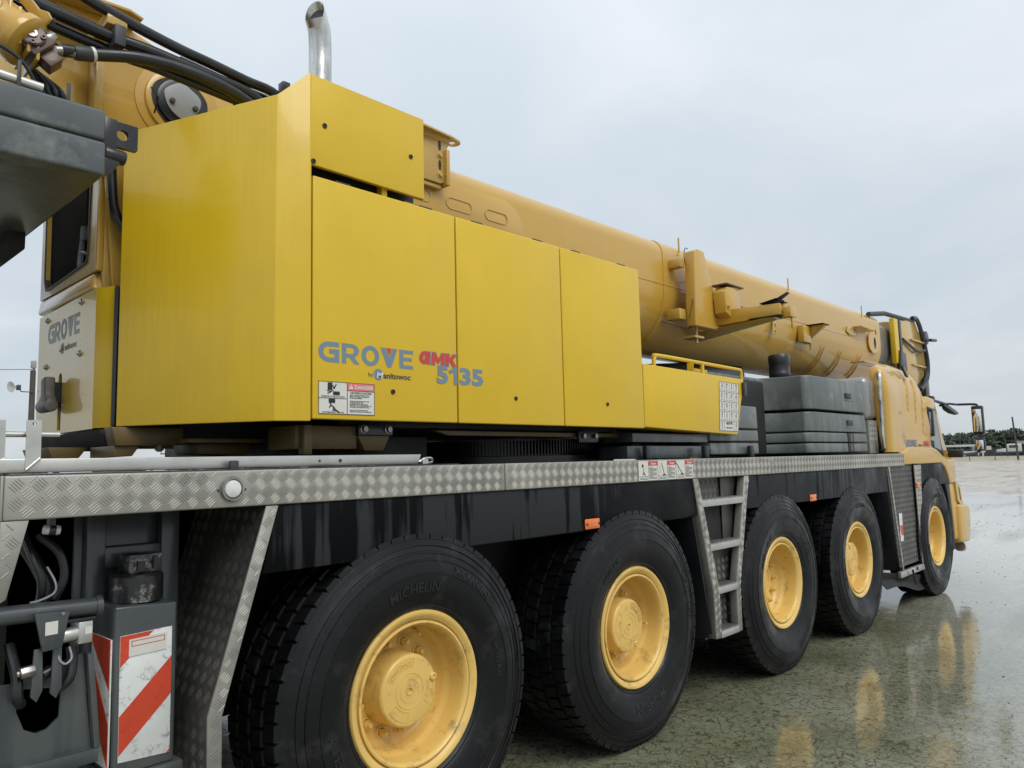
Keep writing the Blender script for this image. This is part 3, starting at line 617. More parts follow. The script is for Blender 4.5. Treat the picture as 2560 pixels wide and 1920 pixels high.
MB().box(1.045, 1.16, 2.90, 3.01, 1.318, 1.388).build('float_lock', 'worn_black', fc, bevel=0.006)
MB().box(1.07, 1.095, 2.885, 2.90, 1.33, 1.365).box(1.125, 1.14, 2.885, 2.90, 1.335, 1.38).build('lock_slots', 'ink', fc)
mb = MB().box(0.955, 1.02, 3.06, 3.10, 0.9, 1.54).box(1.22, 1.29, 3.06, 3.10, 0.9, 1.54).box(1.0, 1.25, 3.07, 3.12, 1.33, 1.41).box(0.93, 1.30, 3.12, 3.14, 0.6, 1.54)
mb.build('jack_frame', 'dark_grey', CR, bevel=0.006)
MB().box(0.62, 1.46, 3.30, 3.32, 0.2, 1.56).build('bay_wall', 'underside', CR)
tb = MB().lathe([(0.0, 0), (0.030, 0), (0.030, 0.30), (0.0345, 0.30), (0.0345, 0.318), (0.028, 0.32), (0.0, 0.32)], (0.62, 2.85, 1.245), (1, 0.0, -0.03), 32).build('support_tube', 'dark_grey', CR)
pb = MB().xz([(0.726, 1.246), (0.828, 1.243), (0.808, 1.128), (0.752, 1.124)], 2.79, 2.802).build('tube_bracket', 'dark_grey', CR, bevel=0.004)
st = MB().xz([(0.757, 1.215), (0.793, 1.216), (0.793, 1.175), (0.757, 1.174)], 2.7885, 2.7898).build('code_sticker', 'sticker', pb)
MB().cyl((0.806, 2.786, 1.236), (0.806, 2.79, 1.236), 0.006, n=6).build('bolt', 'steel', pb)
bpl, bpf = shape2d([[(0.60, 1.03), (0.70, 1.02), (0.90, 1.08), (0.935, 0.765), (0.62, 0.74)], [(0.712, 1.00), (0.84, 0.98), (0.835, 0.885), (0.80, 0.855), (0.77, 0.85), (0.735, 0.87), (0.712, 0.93)]], 0.006)
MB().plane2d(bpl, bpf, (0, 2.90, 0), SX, SZ, SN).build('bay_plate', 'dark_grey', CR)
MB().box(0.60, 0.95, 2.86, 2.93, 0.72, 0.765).xz([(0.905, 1.08), (0.925, 1.08), (0.955, 0.765), (0.935, 0.765)], 2.86, 2.90).box(0.60, 0.655, 2.88, 3.0, 0.75, 1.2).build('bay_plate_rim', 'dark_grey', CR, bevel=0.004)
# link, shackle, hoses and valve in the bay
mb = MB()
for x in (0.745, 0.80): mb.xz([(x-0.008, 1.13), (x+0.016, 1.13), (x+0.02, 1.0), (x+0.004, 0.965), (x-0.014, 0.985)], 2.82, 2.832)
mb.build('link_plates', 'dark_grey', CR, bevel=0.003)
MB().cyl((0.70, 2.82, 1.065), (0.74, 2.82, 1.07), 0.019, n=6).cyl((0.69, 2.82, 1.064), (0.70, 2.82, 1.065), 0.011, n=10).build('hex_nut', 'steel', CR, bevel=0.002)
MB().cyl((0.775, 2.86, 1.04), (0.80, 2.86, 1.05), 0.02, n=16).build('link_pin', 'black_paint', CR)
vb = MB().cyl((0.80, 2.84, 1.155), (0.865, 2.84, 1.158), 0.024, n=24).box(0.862, 0.905, 2.815, 2.865, 1.125, 1.195).build('solenoid_valve', 'alu', CR, bevel=0.003)
MB().box(0.80, 0.915, 2.82, 2.86, 1.197, 1.207).build('valve_cap', 'black_paint', vb, bevel=0.002)
MB().box(0.880, 0.902, 2.8125, 2.8145, 1.155, 1.178).build('valve_sticker', 'sticker', vb)
hs = MB()
hs.tube([(0.72, 2.95, 1.50), (0.74, 2.90, 1.42), (0.765, 2.88, 1.34), (0.77, 2.90, 1.27)], 0.014, 10, smooth=6)
hs.tube([(0.77, 2.95, 1.48), (0.82, 2.90, 1.42), (0.835, 2.89, 1.34), (0.81, 2.90, 1.27)], 0.014, 10, smooth=6)
hs.tube([(0.70, 2.98, 1.50), (0.76, 2.96, 1.40), (0.80, 2.95, 1.30), (0.78, 2.94, 1.25)], 0.022, 10, smooth=6)
hs.tube([(0.69, 2.92, 1.14), (0.70, 2.86, 1.05), (0.70, 2.84, 0.99), (0.715, 2.86, 0.96)], 0.017, 10, smooth=6)
hs.tube([(0.86, 2.88, 1.11), (0.862, 2.87, 1.06), (0.85, 2.86, 1.01), (0.825, 2.87, 0.985)], 0.016, 10, smooth=6)
hs.build('bay_hoses', 'hose', CR)
MB().tube([(0.78, 2.88, 1.38), (0.80, 2.86, 1.33), (0.80, 2.865, 1.295), (0.76, 2.87, 1.275), (0.735, 2.88, 1.27)], 0.0035, 6, smooth=6).build('signal_cable', 'far_metal', CR)
MB().tube([(0.815, 2.83, 1.12), (0.808, 2.82, 1.09), (0.825, 2.815, 1.07), (0.845, 2.82, 1.085), (0.84, 2.83, 1.12)], 0.0035, 6, smooth=6).build('signal_cable', 'far_metal', CR)
bl = MB().cyl((0.742, 2.80, 1.508), (0.792, 2.80, 1.502), 0.016, n=20).build('bay_lamp', 'lens', CR, bevel=0.005)
MB().cyl((0.758, 2.80, 1.506), (0.777, 2.80, 1.504), 0.0175, n=20).box(0.758, 0.776, 2.79, 2.82, 1.51, 1.545).build('lamp_clip', 'black_paint', bl)

# ---- wheels
HUB = 0.685
RIM = [(0.340, 0.10), (0.352, 0.030), (0.358, 0.014), (0.357, 0.003), (0.350, -0.005), (0.340, -0.006), (0.328, 0.002), (0.3175, 0.010), (0.3155, 0.024), (0.3105, 0.024), (0.3085, 0.006), (0.300, 0.004), (0.292, 0.010), (0.287, 0.026), (0.2845, 0.06), (0.2835, 0.10), (0.279, 0.125), (0.270, 0.135), (0.266, 0.150), (0.255, 0.178), (0.238, 0.192), (0.17, 0.195), (0.0, 0.195)]
rim_me = MB().lathe(RIM, (0, 0, 0), (0, 1, 0), 96).mesh('wheel', ang=40); rim_me.materials.append(MATS['wheel_yellow'])
def zaxis_fix(): pass
mb = MB().lathe([(0.165, 0.195), (0.165, 0.175), (0.158, 0.165), (0.158, 0.080), (0.156, 0.070), (0.149, 0.063), (0.146, 0.0622), (0.078, 0.0622), (0.0772, 0.0600), (0.0758, 0.0600), (0.075, 0.0622), (0.052, 0.0622), (0.0512, 0.0605), (0.050, 0.0605), (0.0492, 0.0622), (0.019, 0.0622), (0.0185, 0.0585), (0.0125, 0.0585), (0.012, 0.066), (0.0, 0.066)], (0, 0, 0), (0, 1, 0), 72)
def ringseg(mb, r0, r1, a0, a1, h, y, n=14):
    pts = arc(0, 0, r1, a0, a1, n)+arc(0, 0, r0, a1, a0, n)
    mb.xz(pts, y-h, y+0.001)
for a0, a1, r0, r1 in ((radians(-150), radians(-95), 0.088, 0.132), (radians(-35), radians(15), 0.100, 0.135)): 
    for (q0, q1) in ((r0, r0+0.0025), (r1-0.0025, r1)): ringseg(mb, q0, q1, a0, a1, 0.0022, 0.0622)
    for aa in (a0, a1): ringseg(mb, r0+0.0024, r1-0.0024, aa-0.012, aa+0.012, 0.0022, 0.0622, 2)
pts = arc(0, 0, 0.139, radians(78), radians(150), 16)+arc(0, 0, 0.103, radians(150), radians(78), 16)
for (q0, q1) in ((0.103, 0.1055), (0.1365, 0.139)): ringseg(mb, q0, q1, radians(78), radians(150), 0.0022, 0.0622)
for aa in (78, 150): ringseg(mb, 0.1054, 0.1366, radians(aa)-0.01, radians(aa)+0.01, 0.0022, 0.0622, 2)
def bent(mb, s, size, bold, rad, phi, y, ext, sx=1.0, prof=None, res=2):
    vs2, fs2 = text2d(s, size, bold, 'CENTER', ext, res, sx)
    def f(p):
        a = phi-p[0]/rad; r = rad+p[1]; yy = (prof(r) if prof else y)-(p[2]+ext)
        return (r*cos(a), yy, r*sin(a))
    mb.add([f(p) for p in vs2], fs2)
bent(mb, 'KESSLER+CO', 0.027, 0.0008, 0.111, radians(114), 0.0622, 0.0016, 0.80)
mb.lathe([(0.018, 0.064), (0.018, 0.055), (0.014, 0.052), (0.008, 0.052), (0.0075, 0.057), (0.0, 0.057)], (0.134, 0, 0.036), (0, 1, 0), 20)
hub_me = mb.mesh('hub_cap', ang=35); hub_me.materials.append(MATS['wheel_yellow'])
hub2_me = MB().lathe([(0.165, 0.196), (0.165, 0.188), (0.158, 0.182), (0.135, 0.182), (0.132, 0.189), (0.06, 0.19), (0.055, 0.186), (0.0, 0.186)], (0, 0, 0), (0, 1, 0), 56).mesh('hub_plate'); hub2_me.materials.append(MATS['wheel_yellow'])
mb = MB().lathe([(0.0, 0.0), (0.026, 0.0), (0.026, -0.005), (0.020, -0.007)], (0, 0, 0), (0, 1, 0), 20).cyl((0, -0.006, 0), (0, -0.026, 0), 0.0185, 0.0175, 6).cyl((0, -0.02, 0), (0, -0.046, 0), 0.0115, 0.010, 12)
nut_me = mb.mesh('wheel_nut'); nut_me.materials.append(MATS['wheel_yellow'])
mb = MB().tube([(0, -0.0, 0), (0.0, -0.03, 0.0), (0, -0.055, -0.012)], 0.0055, 8).cyl((0, -0.05, -0.010), (0, -0.07, -0.018), 0.0075, n=8)
valve_me = mb.mesh('valve'); valve_me.materials.append(MATS['wheel_yellow'])
SW = [(0.352, 0.012), (0.362, 0.000), (0.372, -0.008), (0.380, -0.008), (0.386, -0.013), (0.410, -0.022), (0.450, -0.034), (0.480, -0.038), (0.515, -0.039), (0.5165, -0.042), (0.522, -0.042), (0.5235, -0.038), (0.550, -0.034), (0.572, -0.028), (0.574, -0.0305), (0.580, -0.029), (0.582, -0.024), (0.605, -0.016), (0.607, -0.019), (0.614, -0.016), (0.616, -0.011), (0.638, -0.001), (0.640, -0.005), (0.655, 0.001), (0.668, 0.004), (0.678, 0.012)]
def sw_y(r):
    for (r0, y0), (r1, y1) in zip(SW, SW[1:]):
        if r0 <= r <= r1: return y0+(y1-y0)*(r-r0)/(r1-r0)
    return SW[-1][1]
TW = 0.385
def flat(v):
    """the loaded tyre: flat where it stands, bulging just above"""
    g = -HUB+0.001
    if v.y < 0.10:
        f = max(0, 1-((v.z+0.60)/0.20)**2)*max(0, 1-(abs(v.x)/0.36)**2)
        v = V(v.x, v.y-0.022*f*max(0, 1-abs(sqrt(v.x**2+v.z**2)-0.56)/0.13), v.z)
    if v.z < g+0.03: 
        k = max(0.0, (v.z-(-0.705))/(g+0.03+0.705)); v = V(v.x, v.y, g+0.03*k*k)
    return v
def tyre_mesh(seed, n=120):
    prof = SW+[(0.682, 0.05), (0.684, TW/2)]+[(0.682, TW-0.05)]+[(r, TW-y) for r, y in SW[::-1]]
    mb = MB().lathe(prof, (0, 0, 0), (0, 1, 0), n)
    rs = random.Random(seed); nb = 58
    rows = [(0.002, 0.088, 0.668, 0.0), (0.099, 0.186, 0.672, 0.5), (0.198, 0.286, 0.672, 0.0), (0.297, TW-0.002, 0.668, 0.5)]
    for y0, y1, rb_, ph in rows:
        for k in range(nb):
            a = (k+ph)*2*pi/nb; da = 2*pi/nb*(0.478 if (y0 < 0.01 or y1 > TW-0.01) else 0.462); rt = 0.696-0.004*abs((y0+y1)/2-TW/2)/0.15
            sk_ = 0.009 if y0 < 0.15 else -0.009
            P = []
            for rr_, ins in ((rb_ if (y0 < 0.01 or y1 > TW-0.01) else 0.670, 0.0), (rt, 0.006)):
                for aa, yy, ss in ((a-da, y0, -sk_), (a+da, y0, -sk_), (a+da, y1, sk_), (a-da, y1, sk_)):
                    yi = yy+(ins if yy == y0 else -ins); ai = aa+(ins/0.7 if aa < a else -ins/0.7)+ss
                    P.append((rr_*cos(ai), yi, rr_*sin(ai)))
            mb.add(P, [(4, 5, 6, 7), (0, 1, 5, 4), (1, 2, 6, 5), (2, 3, 7, 6), (3, 0, 4, 7)])
    mb.v = [flat(v) for v in mb.v]
    me = mb.mesh('tyre', ang=38); me.materials.append(MATS['rubber']); return me
tyre_me = tyre_mesh(1)
WX = [2.199, 3.884, 5.922, 7.600, 10.204]
LET = [[('MICHELIN', 0.062, 0.44, 205), ('MICHELIN', 0.062, 0.44, 95), ('X-CRANE AT', 0.045, 0.53, 55), ('445/95 R25', 0.036, 0.455, 8)],
       [('MICHELIN', 0.066, 0.435, -82), ('X-CRANE AT', 0.050, 0.53, 14), ('445/95 R25', 0.040, 0.455, 128)],
       [('X-CRANE AT', 0.050, 0.43, 140), ('445/95 R25', 0.062, 0.50, -58), ('MICHELIN', 0.06, 0.44, 30)],
       [('445/95 R25', 0.050, 0.50, 88), ('X-CRANE AT', 0.058, 0.50, -38), ('MICHELIN', 0.06, 0.44, 190)],
       [('X-CRANE AT', 0.050, 0.47, 92), ('MICHELIN', 0.058, 0.50, -35), ('445/95 R25', 0.045, 0.45, 200)]]
def kid(name, me, par, loc=(0, 0, 0), rot=(0, 0, 0)):
    o = bpy.data.objects.new(name, me); COL.objects.link(o); o.parent = par; o.location = loc; o.rotation_euler = rot; return o
def rotm(a): return (0, -a, 0)
for i, x in enumerate(WX):
    wh = link('wheel', rim_me, None, CR); wh.location = (x, 2.70, HUB)
    kid('tyre', tyre_me, wh)
    ra = radians((0, -75, 20, 100, 40)[i])
    if i in (0, 1, 3): kid('hub_cap', hub_me, wh, rot=rotm(ra))
    else: kid('hub_plate', hub2_me, wh)
    for k in range(12):
        a = ra+k*2*pi/12+0.2; kid('wheel_nut', nut_me, wh, (0.197*cos(a), 0.1935, 0.197*sin(a)))
    a = ra+radians(68); kid('valve', valve_me, wh, (0.262*cos(a), 0.165, 0.262*sin(a)), rotm(a-pi/2))
    for s, size, rad, ph in LET[i]:
        mb = MB(); bent(mb, s, size, 0.001, rad, radians(ph), 0, 0.0017, 1.0, sw_y, 2)
        mb.v = [flat(v) for v in mb.v]
        me = mb.mesh('raised_lettering', ang=40); me.materials.append(MATS['rubber_letter']); kid('raised_lettering', me, wh)
for x in WX:                                          # wheels of the far side, glimpsed under the frame
    wh = link('wheel', rim_me, None, CR); wh.location = (x, 5.46, HUB); wh.rotation_euler = (0, 0, pi)
    kid('tyre', tyre_me, wh); kid('hub_plate', hub2_me, wh)
for x in WX:
    MB().cyl((x, 2.92, HUB), (x, 5.24, HUB), 0.12, n=20).box(x-0.2, x+0.2, 3.8, 4.36, HUB-0.22, HUB+0.22).build('axle', 'underside', CR, bevel=0.01)

# ---- superstructure: engine housing
ys = 2.78
f0, f1, f2 = (1.697, 2.776), (1.566, 2.828), (1.168, 3.436)
def facet(p0, p1, zb, z0, z1, th=0.012):
    a = V(p0[0], p0[1], zb); b_ = V(p1[0], p1[1], zb); c = V(p1[0], p1[1], z1); d = V(p0[0], p0[1], z0)
    nn = (b_-a).cross(V(0, 0, 1)).normalized(); nn = nn if nn.dot(V(1, 1, 0)) > 0 else -nn
    return [a, b_, c, d], nn*th
bm_ = MB()
a = [V(f0[0], f0[1], 1.878), V(f1[0], f1[1], 1.878), V(f2[0], f2[1], 1.878)]
tp = [V(f0[0], f0[1], 3.403), V(f1[0], f1[1], 3.273), V(f2[0], f2[1], 3.178)]
off = V(0.011, 0.007, 0)
bm_.add(a+tp+[x+off for x in a]+[x+off for x in tp], [(0, 1, 4, 3), (1, 2, 5, 4), (6, 9, 10, 7), (7, 10, 11, 8), (3, 4, 10, 9), (4, 5, 11, 10), (0, 6, 7, 1), (1, 7, 8, 2), (2, 8, 11, 5), (0, 3, 9, 6)])
eh = bm_.build('engine_housing', 'yellow_rear', CR, bevel=0.004, seg=3)
MB().xy([(1.712, 2.80), (1.60, 2.86), (1.21, 3.44), (1.30, 3.53), (4.16, 3.53), (4.16, 2.80)], 1.90, 2.90).build('housing_core', 'black_paint', eh)
MB().add([(1.70, 2.79, 3.388), (1.585, 2.845, 3.262), (1.21, 3.40, 3.18), (1.30, 3.53, 3.19), (2.32, 3.53, 3.38), (2.32, 2.80, 3.385), (1.72, 2.805, 3.03), (1.60, 2.86, 3.03), (1.23, 3.42, 3.03), (1.30, 3.53, 3.03), (2.32, 3.53, 3.03), (2.32, 2.805, 3.03)], [(0, 1, 2, 3, 4, 5), (6, 11, 10, 9, 8, 7), (0, 6, 7, 1), (1, 7, 8, 2), (2, 8, 9, 3), (3, 9, 10, 4), (4, 10, 11, 5), (5, 11, 6, 0)]).build('housing_roof', 'yellow', eh)
up = MB().xz([(1.700, 2.988), (2.334, 2.982), (2.335, 3.392), (1.700, 3.397)], ys, ys+0.022).build('upper_panel', 'yellow', CR, bevel=0.003, seg=3)
MB().box(1.72, 2.33, 2.86, 2.88, 2.90, 3.05).build('gap_louvre', 'black_paint', eh); MB().box(2.10, 2.13, 2.81, 2.85, 2.90, 3.03).box(2.24, 2.33, 2.815, 2.83, 2.92, 2.96).build('gap_bracket', 'yellow', eh)
doors = []
for x0, x1 in ((1.713, 2.533), (2.542, 3.3605), (3.369, 4.178)):
    doors.append(MB().box(x0, x1, ys, ys+0.03, 1.887, 2.942).build('door_panel', 'yellow', CR, bevel=0.007, seg=3))
    for xh in (x0+0.12, x1-0.22): MB().box(xh, xh+0.08, ys+0.008, ys+0.05, 2.9425, 2.951).build('hinge', 'black_paint', doors[-1], bevel=0.002)
def latch(x, z, par, r=0.0115):
    o = MB().lathe([(r, 0.0), (r, -0.004), (r*0.86, -0.006), (r*0.62, -0.006), (r*0.55, -0.002), (0, -0.002)], (x, ys, z), (0, 1, 0), 24).build('lock', 'black_paint', par)
for x, z in ((1.769, 3.180), (2.251, 3.176), (1.713, 3.003)): latch(x, z, up)
latch(2.132, 2.022, doors[0]); latch(2.955, 2.028, doors[1]); latch(3.777, 2.029, doors[2])
# big lettering on the doors
def logo(mb, mr, put, x, y, z, Hh, sx):
    """the maker's five wide block letters; put(mb, data, x, y, z)"""
    w = 0.235
    def L_(loops, tgt, dx): put(tgt, ([(p[0]*Hh*sx+dx*Hh*sx, p[1]*Hh, p[2]) for p in loops[0]], loops[1]), x, y, z)
    g = [(0.98, 1-w/2), (0.50, 1-w/2)]+arc(0.46, 0.5, 0.46-w/2+0.02, pi*0.55, pi*1.45, 10, 0.5-w/2)+[(0.50, w/2), (0.87, w/2), (0.87, 0.53), (0.50, 0.53)]
    L_(shape2d([stroke(g, w)]), mb, 0.0)
    L_(shape2d([[(0, 0), (0.22, 0), (0.22, 0.30), (0.38, 0.30), (0.62, 0), (0.90, 0), (0.63, 0.34)]+arc(0.50, 0.67, 0.36, -pi*0.30, pi/2, 8, 0.33)+[(0, 1.0)], [(0.22, 0.50), (0.46, 0.50)]+arc(0.48, 0.66, 0.14, -pi/2+0.3, pi/2-0.3, 5, 0.155)+[(0.46, 0.81), (0.22, 0.81)]]), mb, 1.12)
    L_(shape2d([arc(0.46, 0.5, 0.47, 0, 2*pi, 32, 0.52)[:-1], arc(0.46, 0.5, 0.235, 0, 2*pi, 28, 0.30)[:-1]]), mb, 2.12)
    L_(shape2d([[(0, 1), (0.29, 1), (0.47, 0.50), (0.65, 1), (0.94, 1), (0.58, 0), (0.36, 0)]]), mb, 3.12)
    L_(shape2d([[(0.325, 1), (0.615, 1), (0.47, 0.58)]]), mr, 3.12)
    L_(shape2d([[(0, 0), (0.78, 0), (0.78, 0.20), (0.24, 0.20), (0.24, 0.41), (0.72, 0.41), (0.72, 0.60), (0.24, 0.60), (0.24, 0.80), (0.80, 0.80), (0.80, 1), (0, 1)]]), mb, 4.16)
def putS(yy): return lambda mb, d, x, y, z: on_side(mb, d, x, yy-0.0006, z)
def putR(xx): return lambda mb, d, x, y, z: on_rear(mb, d, xx-0.0006, y, z)
mb, mr = MB(), MB(); logo(mb, mr, putS(ys), 1.742, 0, 2.133, 0.089, 1.158)
mb.build('maker_lettering', 'letter_blue', doors[0], smooth=False); mr.build('red_wedge', 'letter_red', doors[0], smooth=False)
mb = MB(); on_side(mb, text2d('by', 0.027, 0.0002), 1.995, ys-0.0006, 2.085); mb.build('small_lettering', 'letter_dark', doors[0], smooth=False); mb = MB(); on_side(mb, fit(text2d('anitowoc', 0.036, 0.0012, shear=0.12), 0.158, 0.027), 2.078, ys-0.0006, 2.080); mb.build('small_lettering', 'letter_dark', doors[0], smooth=False)
mb = MB(); on_side(mb, shape2d([arc(0, 0, 0.0265, 0, 2*pi, 32)[:-1]]), 2.051, ys-0.0006, 2.0965); mb.build('round_emblem', 'letter_blue', doors[0], smooth=False)
mb = MB(); on_side(mb, fit(text2d('M', 0.037, 0.0012, shear=0.12), 0.034, 0.027), 2.042, ys-0.0018, 2.080); mb.build('emblem_letter', 'sticker', doors[0], smooth=False)
def model_letters(grow):
    """slanted G M K as outlines; grow widens every stroke"""
    w = 0.27+grow; sh = lambda p: (p[0]+0.10*p[1], p[1])
    g = [(0.90+grow/2, 1-0.135), (0.45, 1-0.135)]+arc(0.42, 0.5, 0.29, pi*0.55, pi*1.45, 8, 0.365)+[(0.45, 0.135), (0.80, 0.135), (0.80, 0.50), (0.46, 0.50)]
    m_ = [(0.135, -grow/2), (0.135, 0.82), (0.56, 0.30), (0.985, 0.82), (0.985, -grow/2)]
    q = grow/2
    M = [(-q, -q), (0.29+q, -q), (0.29+q, 0.50), (0.50, 0.16-q), (0.68, 0.16-q), (0.89-q, 0.50), (0.89-q, -q), (1.18+q, -q), (1.18+q, 1+q), (0.90-q, 1+q), (0.59, 0.50+q), (0.28+q, 1+q), (-q, 1+q)]
    K = [(-q, -q), (0.29+q, -q), (0.29+q, 0.28), (0.40, 0.40-q), (0.70-q, -q), (1.08+q, -q), (0.62+q, 0.56), (1.06+q, 1+q), (0.68-q, 1+q), (0.29+q, 0.62), (0.29+q, 1+q), (-q, 1+q)]
    r = [stroke(g, w), [(p[0]+1.10, p[1]) for p in M], [(p[0]+2.40, p[1]) for p in K]]
    return [[sh(p) for p in l] for l in r]
for grow, mt, yo, dx, nm in ((0.13, 'letter_blue', 0.0006, 0.0015, 'model_outline'), (0.0, 'letter_red', 0.0016, 0.0, 'model_lettering')):
    mb = MB()
    for lp in model_letters(grow): on_side(mb, shape2d([[(p[0]*0.0685, p[1]*0.060) for p in lp]]), 2.289+dx, ys-yo, 2.1665-dx*0.3)
    mb.build(nm, mt, doors[0], smooth=False)
mb = MB(); on_side(mb, fit(text2d('5', 0.118, 0.0055), 0.074, 0.090), 2.398, ys-0.0024, 2.076); on_side(mb, shape2d([[(0.034, 0), (0.054, 0), (0.054, 0.09), (0.038, 0.09), (0.0, 0.066), (0.008, 0.052), (0.034, 0.066)]]), 2.476, ys-0.0024, 2.076); mb.build('model_number', 'letter_blue', doors[0], smooth=False)
tg = fit(text2d('35', 0.118, 0.0055), 0.166, 0.090); mb = MB(); on_side(mb, tg, 2.548, ys-0.0006, 2.076); mb.build('model_number', 'letter_blue', doors[1], smooth=False)
# danger placard
x0, x1, z0, z1 = 1.740, 2.028, 1.910, 2.050; yy = ys-0.0022
pk = MB().box(x0, x1, yy, ys-0.0004, z0, z1).build('danger_placard', 'sticker', CR)
ink = MB()
def bar(mb, a, b_, c, d, y=None): mb.box(a, b_, (y or yy)-0.0012, (y or yy)-0.0003, c, d)
for q in ((x0, x1, z0, z0+0.0022), (x0, x1, z1-0.0022, z1), (x0, x0+0.0022, z0, z1), (x1-0.0022, x1, z0, z1), (1.882, 1.8845, z0, z1), (x0, 1.882, 1.977, 1.9792), (1.8845, x1, 2.0135, 2.0155)): bar(ink, *q)
bar(ink, 1.785, 1.805, 2.013, 2.045); bar(ink, 1.8055, 1.808, 2.013, 2.047); bar(ink, 1.812, 1.845, 1.992, 2.008)
for q in ([(1.810, 2.034), (1.818, 2.022), (1.828, 2.040)], [(1.812, 2.020), (1.820, 2.024)], [(1.782, 2.010), (1.800, 2.007), (1.812, 2.012)], [(1.784, 1.998), (1.800, 2.004)]):
    ink.xz(stroke(q, 0.0045), yy-0.0012, yy-0.0003)
bar(ink, 1.790, 1.822, 1.958, 1.976); ink.cyl((1.799, yy-0.0012, 1.954), (1.799, yy-0.0003, 1.954), 0.004, n=10)
for q in ([(1.800, 1.950), (1.815, 1.940), (1.828, 1.924)], [(1.815, 1.942), (1.812, 1.926), (1.826, 1.928), (1.840, 1.920)], [(1.803, 1.948), (1.792, 1.938)]): ink.xz(stroke(q, 0.005), yy-0.0012, yy-0.0003)
on_side(ink, text2d('SUPERSTRUCTURE ROTATION', 0.0098, 0.0001, 'CENTER', 0.0002, 1, sx=0.86), 1.812, yy-0.0006, 1.982)
on_side(ink, text2d('COUNTERWEIGHT REMOVAL', 0.0098, 0.0001, 'CENTER', 0.0002, 1, sx=0.86), 1.812, yy-0.0006, 1.9145)
on_side(ink, text2d('CRUSHING HAZARD', 0.0125, 0.0002, 'CENTER', 0.0002, 1), 1.956, yy-0.0006, 2.0015)
for k, s in enumerate(('DEATH OR SERIOUS INJURY COULD', 'RESULT FROM BEING CRUSHED BY', 'MOVING MACHINERY.', '', 'CLEAR ALL PERSONNEL FROM THE', 'COUNTERWEIGHT AND', 'SUPERSTRUCTURE AREA BEFORE', 'REMOVING THE COUNTERWEIGHT OR', 'ROTATING THE SUPERSTRUCTURE.', '', 'FOLLOW THE INSTRUCTIONS IN', "OPERATOR'S AND SAFETY HANDBOOK.")):
    if s: on_side(ink, text2d(s, 0.0068, 0.00012, 'LEFT', 0.0002, 1, sx=0.95), 1.896, yy-0.0006, 1.9935-k*0.0066)
ink.build('printing', 'ink', pk, smooth=False)
rd = MB(); bar(rd, 1.8848, x1-0.0024, 2.0157, z1-0.0024); rd.build('red_header', 'pink_red', pk, smooth=False)
wt = MB(); on_side(wt, text2d('DANGER', 0.0235, 0.0007, 'LEFT', 0.0003, 2, sx=1.05), 1.921, yy-0.0018, 2.0228); wt.xz([(1.891, 2.022), (1.914, 2.022), (1.9025, 2.044)], yy-0.0022, yy-0.0014); wt.build('header_lettering', 'sticker', pk, smooth=False)
rd = MB(); bar(rd, 1.9015, 1.9035, 2.029, 2.038, yy-0.0015); bar(rd, 1.9015, 1.9035, 2.0245, 2.0268, yy-0.0015); rd.build('warning_mark', 'pink_red', pk, smooth=False)
# sticker row on the deck trim
yy = 2.6965; x0, x1, z0, z1 = 3.958, 4.615, 1.553, 1.675
pk = MB().box(x0, x1, yy, 2.6998, z0, z1).build('deck_placard', 'sticker', CR)
ink, rd = MB(), MB(); w3 = (x1-x0)/3
for k in range(3):
    a = x0+k*w3
    bar(ink, a, a+0.002, z0, z1); bar(ink, a+w3*0.52, a+w3*0.52+0.0015, z0, z1); bar(ink, a, a+w3*0.52, z0+0.025, z0+0.0265)
    bar(rd, a+w3*0.525, a+w3-0.002, z1-0.03, z1-0.002)
    for j in range(11):
        bar(ink, a+w3*0.56, a+w3*(0.94 if j % 4 else 0.75), z1-0.044-j*0.0068, z1-0.0415-j*0.0068)
    for j in range(2): bar(ink, a+w3*0.08, a+w3*0.46, z0+0.007+j*0.008, z0+0.0095+j*0.008)
    if k == 0:
        ink.cyl((a+0.05, yy-0.0012, z1-0.03), (a+0.05, yy-0.0003, z1-0.03), 0.010, n=10); ink.xz(stroke([(a+0.055, z1-0.03), (a+0.058, z1-0.07)], 0.003), yy-0.0012, yy-0.0003)
        ink.xz(stroke([(a+0.05, z1-0.085), (a+0.06, z1-0.072), (a+0.075, z1-0.092)], 0.007), yy-0.0012, yy-0.0003)
    else:
        sgn = 1 if k == 1 else -1; c = a+0.055
        ink.xz(stroke([(c-0.022*sgn*-1-0.03, z1-0.015), (c+0.02, z1-0.085)], 0.005), yy-0.0012, yy-0.0003); bar(ink, c+0.005, c+0.035, z1-0.094, z1-0.086)
        ink.xz(stroke([(c-0.028, z1-0.03), (c-0.028, z1-0.08)], 0.002), yy-0.0012, yy-0.0003)
    on_side(ink, text2d('!', 0.010, 0, 'CENTER', 0.0002, 1), a+w3*0.60, yy-0.0016, z1-0.02)
ink.build('printing', 'ink', pk, smooth=False); rd.build('red_header', 'letter_red', pk, smooth=False)
wt = MB()
for k in range(3): on_side(wt, text2d('Danger', 0.021, 0.0005, 'LEFT', 0.0002, 2), x0+k*w3+w3*0.64, yy-0.0018, z1-0.023)
wt.build('header_lettering', 'sticker', pk, smooth=False)
